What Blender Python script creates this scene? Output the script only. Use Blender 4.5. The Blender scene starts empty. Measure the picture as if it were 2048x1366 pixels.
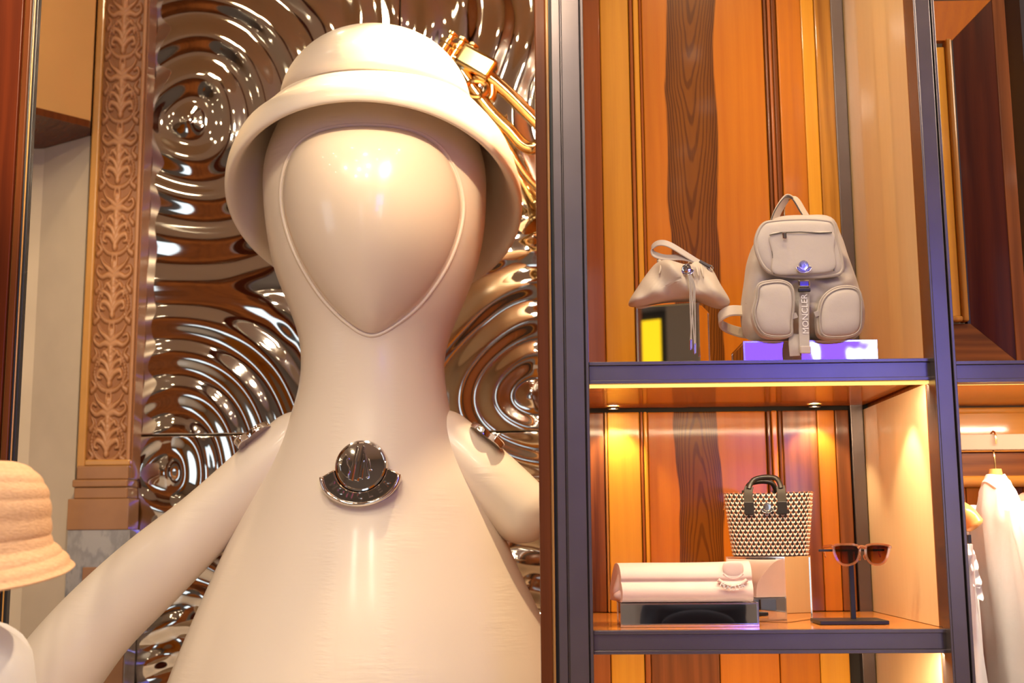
import bpy, math, random
import numpy as np
from mathutils import Vector, Matrix
random.seed(7)
C = bpy.context.scene
PI = math.pi

# ------------------------------------------------------------------ camera
F_PX, W_PX, H_PX = 2517.0, 2048.0, 1366.0
CAM = Vector((0.0, -2.75, 1.55))
ROT = (Matrix.Rotation(math.radians(1.9), 3, 'Z') @ Matrix.Rotation(math.radians(90 + 8.83), 3, 'X')
       @ Matrix.Rotation(math.radians(-0.43), 3, 'Z'))
cd = bpy.data.cameras.new('camera')
cam = bpy.data.objects.new('camera', cd)
C.collection.objects.link(cam)
cam.matrix_world = Matrix.Translation(CAM) @ ROT.to_4x4()
cd.sensor_width = 36.0
cd.lens = 36.0 * F_PX / W_PX
cd.clip_start = 0.05
cd.dof.use_dof = True
cd.dof.focus_distance = 3.0
cd.dof.aperture_fstop = 3.2
C.camera = cam

# ------------------------------------------------------------------ world, exposure, lights
vs = C.view_settings
vs.view_transform = 'Standard'
vs.look = 'None'
vs.gamma = 1.0
vs.exposure = 0.27
vs.use_curve_mapping = False
w = bpy.data.worlds.new('world')
C.world = w
w.use_nodes = True
w.node_tree.nodes['Background'].inputs[0].default_value = (1.0, 0.85, 0.7, 1)
w.node_tree.nodes['Background'].inputs[1].default_value = 0.15

WARM = (1.0, 0.76, 0.46)
WARM2 = (1.0, 0.86, 0.66)

def link(o):
    C.collection.objects.link(o)
    return o

def spot(loc, target, power, angle, blend=0.5, color=WARM, radius=0.04):
    l = bpy.data.lights.new('spot_lamp', 'SPOT')
    l.energy, l.spot_size, l.spot_blend = power, math.radians(angle), blend
    l.color, l.shadow_soft_size = color, radius
    o = link(bpy.data.objects.new('spot_lamp', l))
    o.location = loc
    o.rotation_euler = (Vector(target) - Vector(loc)).to_track_quat('-Z', 'Y').to_euler()

def area(loc, target, power, sx, sy, color=WARM):
    l = bpy.data.lights.new('area_lamp', 'AREA')
    l.shape, l.size, l.size_y, l.energy, l.color = 'RECTANGLE', sx, sy, power, color
    o = link(bpy.data.objects.new('area_lamp', l))
    o.location = loc
    o.rotation_euler = (Vector(target) - Vector(loc)).to_track_quat('-Z', 'Y').to_euler()

# fill spots added for the figure, shop ceiling lights (general light), niche spots and shelf lights
for sx_, sy_, e_ in ((-1.7, -2.7, 42), (-0.85, -3.0, 50), (-0.30, -2.6, 56), (-1.2, -4.0, 48), (-0.35, -3.9, 56)):
    spot((sx_, sy_, 4.33), (-0.55, 0.5, 1.85), e_, 62, 0.9, WARM2, 0.07)
for sx_, sy_ in ((-3.4, -1.6), (-1.9, -1.5), (-0.5, -1.6), (-3.2, -3.2), (-1.6, -3.4), (-0.4, -5.0), (-2.4, -5.2), (1.4, -5.6)):
    spot((sx_, sy_, 4.34), (sx_, sy_, 0), 105, 105, 0.8, WARM2, 0.05)
area((4.4, -2.4, 4.3), (3.2, -2.4, 0), 120, 1.4, 1.0, WARM2)
spot((0.0, 0.35, 3.25), (-0.30, 0.40, 1.9), 115, 95, 0.4, WARM, 0.03)
spot((0.45, -1.70, 3.65), (-0.34, 0.35, 2.60), 290, 16, 0.8, WARM, 0.05)
spot((-1.05, 0.70, 3.70), (-0.75, 0.62, 1.90), 40, 40, 0.6, WARM, 0.05)
spot((-0.55, -1.20, 3.30), (-1.68, 1.30, 2.1), 190, 34, 0.8, WARM, 0.05)  # unseen spot added to brighten the plaster wall
spot((-1.35, 0.30, 3.75), (-1.50, 1.25, 2.9), 12, 70, 0.8, WARM, 0.05)
spot((-0.15, 1.05, 3.60), (-0.15, 0.85, 1.7), 45, 60, 0.7, WARM, 0.05)
spot((0.55, -0.55, 3.95), (0.48, 0.60, 2.45), 58, 60, 0.8, WARM, 0.06)
spot((0.30, -0.20, 3.95), (0.85, 0.40, 2.4), 52, 50, 0.8, WARM, 0.06)  # unseen spot added to lift the sycamore side panel
spot((1.20, -0.60, 3.95), (1.05, 0.60, 2.3), 50, 60, 0.8, WARM, 0.06)

# ------------------------------------------------------------------ helpers: projection and meshes
def P(px, py, Y):
    d = ROT @ Vector(((px - W_PX / 2) / F_PX, -(py - H_PX / 2) / F_PX, -1.0))
    return CAM + d * ((Y - CAM.y) / d.y)

def PZ(px, py, z):
    d = ROT @ Vector(((px - W_PX / 2) / F_PX, -(py - H_PX / 2) / F_PX, -1.0))
    return CAM + d * ((z - CAM.z) / d.z)

def X(px, Y, py=683):
    return P(px, py, Y).x

def Z(py, Y, px=1400):
    return P(px, py, Y).z

def cr(pts, n, closed=False):
    """Catmull-Rom through the points, n samples."""
    p = np.array(pts, float)
    m = len(p)
    segs = m if closed else m - 1
    out = []
    tot = n if closed else n - 1
    for i in range(n):
        t = i / tot * segs
        k = min(int(t), segs - 1)
        f = t - k
        if closed:
            a, b, c, d = p[(k - 1) % m], p[k], p[(k + 1) % m], p[(k + 2) % m]
        else:
            a, b, c, d = p[max(k - 1, 0)], p[k], p[k + 1], p[min(k + 2, m - 1)]
        out.append(0.5 * (2 * b + (c - a) * f + (2 * a - 5 * b + 4 * c - d) * f * f + (3 * b - a - 3 * c + d) * f ** 3))
    return np.array(out)

class MB:
    def __init__(s):
        s.v, s.f, s.m = [], [], []
    def add(s, vs_, fs, mi=0):
        b = len(s.v)
        s.v += [tuple(map(float, q)) for q in vs_]
        s.f += [tuple(b + i for i in q) for q in fs]
        s.m += [mi] * len(fs)
        return s
    def box(s, x0, x1, y0, y1, z0, z1, mi=0):
        x0, x1 = sorted((x0, x1)); y0, y1 = sorted((y0, y1)); z0, z1 = sorted((z0, z1))
        v = [(x, y, z) for z in (z0, z1) for y in (y0, y1) for x in (x0, x1)]
        return s.add(v, [(0, 2, 3, 1), (4, 5, 7, 6), (0, 1, 5, 4), (2, 6, 7, 3), (0, 4, 6, 2), (1, 3, 7, 5)], mi)
    def obox(s, c, ax, ay, az, mi=0):
        """box from centre and three half-axis vectors"""
        c, ax, ay, az = map(Vector, (c, ax, ay, az))
        v = [c + ax * i + ay * j + az * k for k in (-1, 1) for j in (-1, 1) for i in (-1, 1)]
        return s.add(v, [(0, 2, 3, 1), (4, 5, 7, 6), (0, 1, 5, 4), (2, 6, 7, 3), (0, 4, 6, 2), (1, 3, 7, 5)], mi)
    def rings(s, rs, close=True, cap0=True, cap1=True, mi=0):
        """loft a list of rings of equal length"""
        n = len(rs[0])
        v = [q for r in rs for q in r]
        f = []
        for i in range(len(rs) - 1):
            for j in range(n if close else n - 1):
                k = (j + 1) % n
                f.append((i * n + j, i * n + k, (i + 1) * n + k, (i + 1) * n + j))
        if cap0: f.append(tuple(range(n - 1, -1, -1)))
        if cap1: f.append(tuple((len(rs) - 1) * n + j for j in range(n)))
        return s.add(v, f, mi)
    def sweep(s, pts, prof, side=None, scale=None, closed=False, cap=True, mi=0):
        """sweep a 2-D profile (a along side, b along normal) along a path"""
        p = [Vector(map(float, q)) for q in pts]
        n = len(p)
        T = []
        for i in range(n):
            a = p[(i - 1) % n] if closed else p[max(i - 1, 0)]
            b = p[(i + 1) % n] if closed else p[min(i + 1, n - 1)]
            d = b - a
            T.append(d.normalized() if d.length > 1e-9 else Vector((0, 0, 1)))
        rs = []
        if side is None:
            up = Vector((0, 0, 1)) if abs(T[0].z) < 0.9 else Vector((1, 0, 0))
            sd = T[0].cross(up).normalized()
        for i in range(n):
            if side is None:
                sd = (sd - T[i] * sd.dot(T[i])).normalized()
            else:
                q = Vector(side[i]) if isinstance(side, list) else Vector(side)
                sd = (q - T[i] * q.dot(T[i])).normalized()
            nm = sd.cross(T[i]).normalized()
            k = 1.0 if scale is None else scale[i]
            rs.append([p[i] + sd * (a * k) + nm * (b * k) for a, b in prof])
        if closed:
            rs.append(rs[0])
            return s.rings(rs, True, False, False, mi)
        return s.rings(rs, True, cap, cap, mi)
    def tube(s, pts, r, seg=12, closed=False, cap=True, mi=0):
        sc = None
        if isinstance(r, (list, np.ndarray)):
            sc, r = list(r), 1.0
        prof = [(r * math.cos(2 * PI * k / seg), r * math.sin(2 * PI * k / seg)) for k in range(seg)]
        return s.sweep(pts, prof, None, sc, closed, cap, mi)
    def strap(s, pts, width, thick, side, mi=0, closed=False):
        a, b, c = width / 2, thick / 2, thick * 0.35
        prof = [(-a, -b + c), (-a + c, -b), (a - c, -b), (a, -b + c), (a, b - c), (a - c, b), (-a + c, b), (-a, b - c)]
        return s.sweep(pts, prof, side, None, closed, True, mi)
    def lathe(s, prof, c, ex=(1, 0, 0), ey=(0, 1, 0), ez=(0, 0, 1), seg=48, sy=1.0, mi=0, cap=True):
        """revolve (r, h) about ez at c"""
        c, ex, ey, ez = map(Vector, (c, ex, ey, ez))
        rs = [[c + ex * (r * math.cos(2 * PI * k / seg)) + ey * (r * sy * math.sin(2 * PI * k / seg)) + ez * h
               for k in range(seg)] for r, h in prof]
        return s.rings(rs, True, cap, cap, mi)
    def prism(s, poly, fn, d0, d1, mi=0):
        """extrude polygon (a, b) through fn(a, b, d)"""
        n = len(poly)
        return s.rings([[fn(a, b, d0) for a, b in poly], [fn(a, b, d1) for a, b in poly]], True, True, True, mi)
    def pillow(s, outline, y, D, rings=10, Db=0.0, q=0.6, dis=None, lip=0.0, mi=0, yfn=None):
        """inflated cushion on outline (x, z) in the plane y, bulging to -y by D (and +y by Db)"""
        o = np.array(outline, float)
        c = o.mean(axis=0)
        n = len(o)
        def layer(r, d):
            out = []
            for a in o:
                x, z = c + (a - c) * r
                yy = (yfn(x, z) if yfn else y) + d
                if dis:
                    yy += dis(x, z) * (1 - r ** 6)
                out.append((x, yy, z))
            return out
        rs = []
        if Db > 0:
            for k in range(rings, 0, -1):
                th = PI / 2 * k / (rings + 0.0)
                th = min(th, PI / 2 - 0.02)
                rs.append(layer(math.cos(th) ** q, Db * math.sin(th) ** q))
        else:
            rs.append(layer(1.0, lip))
        for k in range(0, rings + 1):
            th = min(PI / 2 * k / rings, PI / 2 - 0.02)
            rs.append(layer(math.cos(th) ** q, -D * math.sin(th) ** q))
        return s.rings(rs, True, True, True, mi)
    def text(s, body, size, fn, depth, mi=0, extr=True):
        """flat letters from the built-in font, mapped by fn(a, b, d) with d = 0..depth"""
        cu = bpy.data.curves.new('letters', 'FONT')
        cu.body, cu.size, cu.align_x = body, size, 'CENTER'
        cu.extrude = depth / 2
        cu.resolution_u = 3
        o = bpy.data.objects.new('letters', cu)
        C.collection.objects.link(o)
        dg = bpy.context.evaluated_depsgraph_get()
        me = o.evaluated_get(dg).to_mesh()
        vv = [fn(q.co.x, q.co.y, q.co.z + depth / 2) for q in me.vertices]
        ff = [tuple(q.vertices) for q in me.polygons]
        o.evaluated_get(dg).to_mesh_clear()
        bpy.data.objects.remove(o)
        bpy.data.curves.remove(cu)
        return s.add(vv, ff, mi)

ROOTS = {}
def obj(name, mb, mat, parent=None, smooth=False, bevel=0.0, sub=0, seg=2, kind=None, angle=40):
    me = bpy.data.meshes.new(name)
    off = ROOTS.get(parent.name, Vector((0, 0, 0))) if parent else Vector((0, 0, 0))
    me.from_pydata([(a - off.x, b - off.y, c - off.z) for a, b, c in mb.v], [], mb.f)
    for m in (mat if isinstance(mat, (list, tuple)) else [mat]):
        me.materials.append(m)
    if any(mb.m):
        me.polygons.foreach_set('material_index', mb.m)
    import bmesh
    bm = bmesh.new(); bm.from_mesh(me)
    bmesh.ops.recalc_face_normals(bm, faces=bm.faces)
    bm.to_mesh(me); bm.free()
    if smooth:
        me.polygons.foreach_set('use_smooth', [True] * len(me.polygons))
        if angle < 180:
            me.set_sharp_from_angle(angle=math.radians(angle))
    me.update()
    o = link(bpy.data.objects.new(name, me))
    if parent:
        o.parent = parent
        ROOTS[o.name] = off
    if bevel:
        b = o.modifiers.new('edges', 'BEVEL'); b.width = bevel; b.segments = seg; b.limit_method = 'ANGLE'
    if sub:
        q = o.modifiers.new('smooth', 'SUBSURF'); q.levels = q.render_levels = sub
    if kind:
        o['kind'] = kind
    return o

def thing(name, label, cat, loc=(0, 0, 0), group=None):
    o = link(bpy.data.objects.new(name, None))
    o.empty_display_size = 0.1
    o.location = loc
    ROOTS[o.name] = Vector(loc)
    o['label'] = label; o['category'] = cat
    if group: o['group'] = group
    return o

def structure(name, label, loc=(0, 0, 0)):
    o = link(bpy.data.objects.new(name, None))
    o.location = loc
    ROOTS[o.name] = Vector(loc)
    o['kind'] = 'structure'; o['label'] = label
    return o

def struct(name, mb, mat, label, **k):
    o = obj(name, mb, mat, None, **k)
    o['kind'] = 'structure'; o['label'] = label
    return o

# ------------------------------------------------------------------ materials
class NT:
    def __init__(s, name):
        s.mat = bpy.data.materials.new(name)
        s.mat.use_nodes = True
        s.t = s.mat.node_tree
        s.b = s.t.nodes['Principled BSDF']
    def new(s, t): return s.t.nodes.new(t)
    def put(s, sock, v):
        if isinstance(v, bpy.types.NodeSocket): s.t.links.new(v, sock)
        elif isinstance(v, (tuple, list)) and len(v) == 3 and sock.type == 'RGBA': sock.default_value = (*v, 1)
        else: sock.default_value = v
    def m(s, op, a, b=0.0, c=None):
        n = s.new('ShaderNodeMath'); n.operation = op
        s.put(n.inputs[0], a); s.put(n.inputs[1], b)
        if c is not None: s.put(n.inputs[2], c)
        return n.outputs[0]
    def pos(s): return s.new('ShaderNodeNewGeometry').outputs['Position']
    def xyz(s, v):
        n = s.new('ShaderNodeSeparateXYZ'); s.t.links.new(v, n.inputs[0]); return n.outputs
    def scl(s, v, k):
        n = s.new('ShaderNodeVectorMath'); n.operation = 'MULTIPLY'
        s.put(n.inputs[0], v); n.inputs[1].default_value = k
        return n.outputs[0]
    def noise(s, v, scale=1.0, detail=2.0, rough=0.5):
        n = s.new('ShaderNodeTexNoise')
        s.t.links.new(v, n.inputs['Vector'])
        n.inputs['Scale'].default_value = scale; n.inputs['Detail'].default_value = detail
        n.inputs['Roughness'].default_value = rough
        return n.outputs['Fac']
    def mix(s, f, a, b):
        n = s.new('ShaderNodeMix'); n.data_type = 'RGBA'
        s.put(n.inputs[0], f); s.put(n.inputs[6], a); s.put(n.inputs[7], b)
        return n.outputs[2]
    def ss(s, v, lo, hi):
        n = s.new('ShaderNodeMapRange'); n.interpolation_type = 'SMOOTHSTEP'
        s.put(n.inputs['Value'], v); n.inputs['From Min'].default_value = lo; n.inputs['From Max'].default_value = hi
        return n.outputs['Result']
    def bump(s, h, strength=0.3, dist=0.01):
        n = s.new('ShaderNodeBump'); n.inputs['Strength'].default_value = strength; n.inputs['Distance'].default_value = dist
        s.put(n.inputs['Height'], h)
        s.t.links.new(n.outputs[0], s.b.inputs['Normal'])
    def set(s, color=None, rough=None, metal=None, coat=None, coatr=0.05, spec=None, emis=None, es=0.0, trans=None, ior=None, sheen=None):
        b = s.b.inputs
        if color is not None: s.put(b['Base Color'], color)
        if rough is not None: s.put(b['Roughness'], rough)
        if metal is not None: s.put(b['Metallic'], metal)
        if coat is not None: s.put(b['Coat Weight'], coat); s.put(b['Coat Roughness'], coatr)
        if spec is not None: s.put(b['Specular IOR Level'], spec)
        if emis is not None: s.put(b['Emission Color'], emis); s.put(b['Emission Strength'], es)
        if trans is not None: s.put(b['Transmission Weight'], trans)
        if ior is not None: s.put(b['IOR'], ior)
        if sheen is not None: s.put(b['Sheen Weight'], sheen)
        return s.mat

def plain(name, color, rough=0.5, metal=0.0, var=0.06, scale=30.0, bump=0.0, **k):
    n = NT(name)
    f = n.noise(n.pos(), scale, 3)
    c2 = tuple(min(1, q * (1 - var * 2)) for q in color)
    if bump: n.bump(f, bump, 0.003)
    return n.set(n.mix(f, color, c2), rough, metal, **k)

def glow(name, color, s):
    n = NT(name)
    return n.set((0, 0, 0), 0.6, emis=color, es=s)

def wood(name, light, dark, seed=0.0, heart=None, rings=90.0, streak=0.5, rough=0.27, coat=0.4, coatr=0.08, horiz=False, knots=0.0):
    """board grain along Z (or X); heart = (x, half width, apex z, direction, dark colour)"""
    n = NT(name)
    p = n.pos()
    add = n.new('ShaderNodeVectorMath'); add.operation = 'ADD'
    n.t.links.new(p, add.inputs[0]); add.inputs[1].default_value = (seed * 3.1, seed * 1.7, seed * 5.3)
    q = add.outputs[0]
    x, y, z = n.xyz(p)
    if horiz:
        u = n.m('ADD', z, y); v = x
        k1, k2, k3 = (0.5, 5, 5), (1.2, 14, 14), (8, 260, 260)
    else:
        u = n.m('ADD', x, n.m('MULTIPLY', y, 0.9)) if not heart else x
        v = z
        k1, k2, k3 = (5, 5, 0.7), (14, 14, 1.2), (260, 260, 7)
    warp = n.m('SUBTRACT', n.noise(n.scl(q, k1), 1.0, 2), 0.5)
    uw = n.m('ADD', u, n.m('MULTIPLY', warp, 0.05))
    fib = n.noise(n.scl(q, k3), 1.0, 4, 0.6)
    med = n.noise(n.scl(q, k2), 1.0, 3)
    ring = n.m('SINE', n.m('ADD', n.m('MULTIPLY', uw, rings * 2), n.m('MULTIPLY', med, 14.0)))
    ring = n.m('MULTIPLY_ADD', ring, 0.5, 0.5)
    f = n.m('MULTIPLY', n.m('ADD', n.m('MULTIPLY', ring, 0.45), n.m('MULTIPLY', n.ss(med, 0.35, 0.75), 0.55)), streak)
    f = n.m('ADD', f, n.m('MULTIPLY', n.m('SUBTRACT', fib, 0.5), 0.55))
    cl = n.new('ShaderNodeClamp'); n.t.links.new(f, cl.inputs[0]); f = cl.outputs[0]
    col = n.mix(f, light, dark)
    if heart:
        cx, hw, az, dr, dc = heart
        wob = n.m('MULTIPLY', n.m('SUBTRACT', n.noise(n.scl(q, (3, 3, 3.0)), 1.0, 2), 0.5), 0.05)
        t = n.m('DIVIDE', n.m('SUBTRACT', n.m('ADD', x, wob), cx), hw)
        at = n.m('ABSOLUTE', t)
        mask = n.ss(n.m('ADD', at, n.m('MULTIPLY', n.m('SUBTRACT', fib, .5), .12)), 1.03, 0.95)
        par = n.m('ADD', n.m('MULTIPLY', n.m('POWER', at, 1.7), 2.6), n.m('MULTIPLY', n.m('SUBTRACT', z, az), dr * 3.2))
        par = n.m('ADD', par, n.m('MULTIPLY', n.noise(n.scl(q, (16, 16, 3)), 1.0, 3), 0.8))
        ln = n.m('SINE', n.m('MULTIPLY', par, 17.0))
        ln = n.ss(ln, 0.0, 0.9)
        edge = n.ss(at, 0.45, 1.0)
        g = n.m('ADD', n.m('MULTIPLY', ln, 0.62), n.m('MULTIPLY', edge, 0.35))
        g = n.m('ADD', g, n.m('MULTIPLY', n.m('SUBTRACT', fib, 0.5), 0.7))
        cl2 = n.new('ShaderNodeClamp'); n.t.links.new(g, cl2.inputs[0])
        mid = tuple(a * 0.27 + b * 0.73 for a, b in zip(light, dc))
        col = n.mix(mask, col, n.mix(cl2.outputs[0], mid, dc))
    if knots:
        vn = n.new('ShaderNodeTexVoronoi'); n.t.links.new(n.scl(q, (7, 7, 2.4)), vn.inputs['Vector'])
        vn.inputs['Scale'].default_value = 1.0
        k = n.ss(vn.outputs['Distance'], 0.10, 0.03)
        col = n.mix(n.m('MULTIPLY', k, knots), col, tuple(c * 0.3 for c in dark))
    n.bump(fib, 0.05, 0.002)
    return n.set(col, rough, coat=coat, coatr=coatr, spec=0.15)

OR, YE, RD, WA = (0.58, 0.190, 0.015), (0.78, 0.37, 0.035), (0.36, 0.10, 0.025), (0.115, 0.038, 0.012)
M = {}
M['wood_orange'] = wood('wood_orange', OR, (0.40, 0.12, 0.02), 1)
M['wood_orange_b'] = wood('wood_orange_b', (0.66, 0.22, 0.02), (0.50, 0.14, 0.012), 4)
M['wood_yellow'] = wood('wood_yellow', YE, (0.62, 0.25, 0.022), 2, streak=0.4, knots=0.9)
M['wood_red'] = wood('wood_red', (0.42, 0.13, 0.03), (0.24, 0.06, 0.015), 3)
M['wood_walnut'] = wood('wood_walnut', (0.28, 0.09, 0.025), WA, 5, streak=0.9)
M['wood_burl'] = wood('wood_burl', (0.34, 0.11, 0.03), (0.06, 0.018, 0.012), 9, streak=1.3, rings=40)
M['wood_streak'] = wood('wood_streak', (0.58, 0.26, 0.04), (0.22, 0.08, 0.015), 6, streak=0.9)
M['wood_shelf'] = wood('wood_shelf', (0.55, 0.20, 0.035), (0.36, 0.11, 0.02), 7, horiz=True)
M['wood_rail'] = wood('wood_rail', (0.62, 0.26, 0.04), (0.45, 0.16, 0.02), 8, horiz=True)
M['wood_edge'] = wood('wood_edge', (0.20, 0.06, 0.012), (0.12, 0.034, 0.008), 10, coat=0.1)
M['wood_frame'] = wood('wood_frame', (0.13, 0.036, 0.010), (0.06, 0.015, 0.005), 11, coat=.1)
M['wood_maroon'] = wood('wood_maroon', (0.10, 0.018, 0.005), (0.04, 0.007, 0.003), 12, streak=0.9, coat=0.06)
M['wood_darkback'] = wood('wood_darkback', (0.26, 0.08, 0.02), (0.10, 0.03, 0.012), 13, horiz=True, streak=1.0)
M['wood_hanger'] = wood('wood_hanger', (0.44, 0.19, 0.055), (0.34, 0.13, 0.035), 14, rings=200)
M['wood_carved'] = None
M['sycamore'] = wood('sycamore', (0.80, 0.60, 0.34), (0.74, 0.53, 0.28), 15, streak=0.3, rough=0.35, coat=0.5, coatr=0.04)
M['bronze'] = plain('bronze', (0.20, 0.165, 0.165), 0.27, 0.8, 0.12, 12, bump=0.05)
M['bronze_dark'] = plain('bronze_dark', (0.05, 0.042, 0.04), 0.4, 0.6)
M['black'] = plain('black', (0.012, 0.011, 0.012), 0.4)
M['chrome'] = plain('chrome', (0.80, 0.75, 0.70), 0.05, 1.0, 0.0)
M['steel_mirror'] = plain('steel_mirror', (0.72, 0.66, 0.58), 0.04, 1.0, 0.02, 4)
M['gold'] = plain('gold', (0.93, 0.70, 0.32), 0.10, 1.0, 0.03)
M['mirror'] = plain('mirror', (0.90, 0.90, 0.91), 0.015, 1.0, 0.0)
M['mirror_edge'] = plain('mirror_edge', (0.95, 0.93, 0.88), 0.12, 1.0, 0.0)
M['plaster'] = plain('plaster', (0.62, 0.50, 0.36), 0.75, 0, 0.12, 6)
M['plaster_amber'] = plain('plaster_amber', (0.66, 0.36, 0.11), 0.6, 0, 0.08, 5)
M['amber_trim'] = plain('amber_trim', (0.52, 0.25, 0.06), 0.3, 0, 0.1, 12, coat=0.3)
M['slot'] = plain('slot', (0.03, 0.022, 0.018), 0.7)

# ------------------------------------------------------------------ room shell
fm = plain('stone_floor', (0.66, 0.56, 0.47), 0.3, 0, 0.15, 2.5)
struct('floor', MB().box(-6, 6, -8, 2.2, -0.1, 0.0), fm, 'polished stone shop floor')
ceil = structure('ceiling', 'warm brown shop ceiling with recessed lamps', (0, 0, 4.4))
obj('ceiling_board', MB().box(-6, 6, -8, 2.2, 4.4, 4.5), plain('ceiling_paint', (0.52, 0.38, 0.25), 0.6), ceil)
lampm = glow('lamp_glow', (1.0, 0.86, 0.6), 60.0)
rng = random.Random(3)
for gx in range(-5, 6):
    for gy in range(-7, 0):
        if rng.random() < 0.72:
            cx, cy = gx * 0.95 + rng.uniform(-.1, .1), gy * 0.95 - 0.2 + rng.uniform(-.1, .1)
            obj('downlight', MB().lathe([(0.055, 4.399), (0.055, 4.385), (0.042, 4.385)], (cx, cy, 0), seg=14, cap=False).lathe(
                [(0.0005, 4.392), (0.042, 4.392)], (cx, cy, 0), seg=14, mi=1, cap=False), [M['bronze_dark'], lampm], ceil)

wf = structure('wall_front', 'shop wall behind the camera with windows and niches', (0, -7, 0))
obj('wall_panel', MB().box(-6, 6, -7.2, -7.0, 0, 4.4), plain('wall_slate', (0.24, 0.225, 0.225), 0.5), wf)
day = glow('daylight_pane', (0.72, 0.86, 1.0), 1.7)
dayw = glow('daylight_pane_warm', (1.0, 0.93, 0.82), 5.0)
vn_ = NT('violet_screen')
fv = vn_.noise(vn_.scl(vn_.pos(), (2.6, 1, 1.6)), 1.0, 2)
violet = vn_.set((0, 0, 0), .5, emis=vn_.mix(vn_.ss(fv, .54, .60), (0.040, 0.014, 1.0), (0.55, 0.7, 1.0)), es=8.0)
yellow = glow('yellow_niche', (1.0, 0.62, 0.01), 1.15)
def window(i, x0, x1, z0, z1, m, label):
    w_ = structure('window_%d' % i, label, ((x0 + x1) / 2, -7, z0))
    mb = MB()
    for a, b, c, d in ((x0 - .06, x0, z0 - .06, z1 + .06), (x1, x1 + .06, z0 - .06, z1 + .06), (x0, x1, z0 - .06, z0), (x0, x1, z1, z1 + .06)):
        mb.box(a, b, -7.0, -6.92, c, d)
    obj('window_frame', mb, M['bronze_dark'], w_)
    obj('pane', MB().box(x0, x1, -7.0, -6.97, z0, z1), m, w_)
window(1, 2.32, 2.85, 1.2, 2.15, dayw, 'bright shop window beneath the violet screen')
window(2, -1.35, -0.75, 0.7, 2.6, day, 'tall cool shop window')
window(3, -4.6, -3.7, 0.7, 2.5, day, 'cool shop window at the far end')
window(4, 0.0, 0.45, 2.7, 3.9, day, 'high narrow shop window')
sc_ = thing('video_screen', 'violet video screen hung high on the wall behind the camera', 'screen', (2.3, -6.98, 2.25))
obj('bezel', MB().box(1.46, 2.9, -6.995, -6.94, 2.24, 3.5), M['black'], sc_)
obj('display', MB().box(1.50, 2.86, -6.94, -6.93, 2.28, 3.46), violet, sc_)
sc2 = thing('video_screen', 'smaller violet video screen below the big one behind the camera', 'screen', (1.83, -6.98, 1.7))
obj('bezel', MB().box(1.42, 2.24, -6.995, -6.94, 1.66, 2.2), M['black'], sc2)
obj('display', MB().box(1.46, 2.20, -6.94, -6.93, 1.70, 2.17), violet, sc2)
yn = thing('lit_niche', 'yellow lit wall niche in a black frame behind the camera', 'niche', (-3.51, -6.98, 2.2))
obj('frame', MB().box(-3.68, -3.34, -6.995, -6.93, 2.2, 3.52), M['black'], yn)
obj('backlight', MB().box(-3.62, -3.40, -6.93, -6.92, 2.3, 3.44), yellow, yn)
obj('wall_panel', MB().box(-3.33, -2.5, -7.0, -6.9, 0, 4.3), plain('taupe', (0.30, 0.24, 0.18), 0.6), wf)
for a, b in ((0.7, 1.4), (-0.6, -0.1), (3.3, 4.6), (-5.9, -4.9)):
    obj('wood_panel', MB().box(a, b, -7.0, -6.9, 0, 3.6), M['wood_orange'], wf)
sidem = plain('shop_wall', (0.33, 0.24, 0.16), 0.6)
struct('wall_left', MB().box(-6.1, -6.0, -8, 2.2, 0, 4.4), sidem, 'brown shop side wall')
struct('wall_rear', MB().box(-6, 6, 2.1, 2.2, 0, 4.4), sidem, 'brown wall behind the niche and the cabinets')
struct('wall_right', MB().box(6.0, 6.1, -8, 2.2, 0, 4.4), sidem, 'brown shop side wall by the wardrobes')
struct('trim_7', MB().box(-3.05, -2.14, -4.2, -3.9, 0, 4.4), M['wood_walnut'], 'added brown wooden pillar hiding the yellow niche from the mirror wall')  # unseen blocker, added to keep the yellow glow out of the rippled mirror
wsl = structure('trim_6', 'panelling of the shop side wall', (-5.95, -3, 0))
for a_, b_, m_ in ((-7.8, -6.6, 'wood_orange'), (-2.3, -1.2, 'wood_orange'), (-1.0, -.2, 'sycamore'), (0.3, 1.6, 'wood_yellow')):
    obj('wood_panel', MB().box(-6.0, -5.93, a_, b_, 0, 3.4), M[m_], wsl, bevel=.01)
# cool window on the left shop wall, reflected low in the rippled mirror
wl = structure('window_5', 'cool side window of the shop', (-5.98, -4, 0.6))
obj('window_frame', MB().box(-6.0, -5.95, -4.9, -2.6, 0.5, 2.7), M['bronze_dark'], wl)
obj('pane', MB().box(-5.95, -5.93, -4.8, -2.7, 0.6, 2.6), day, wl)

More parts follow.
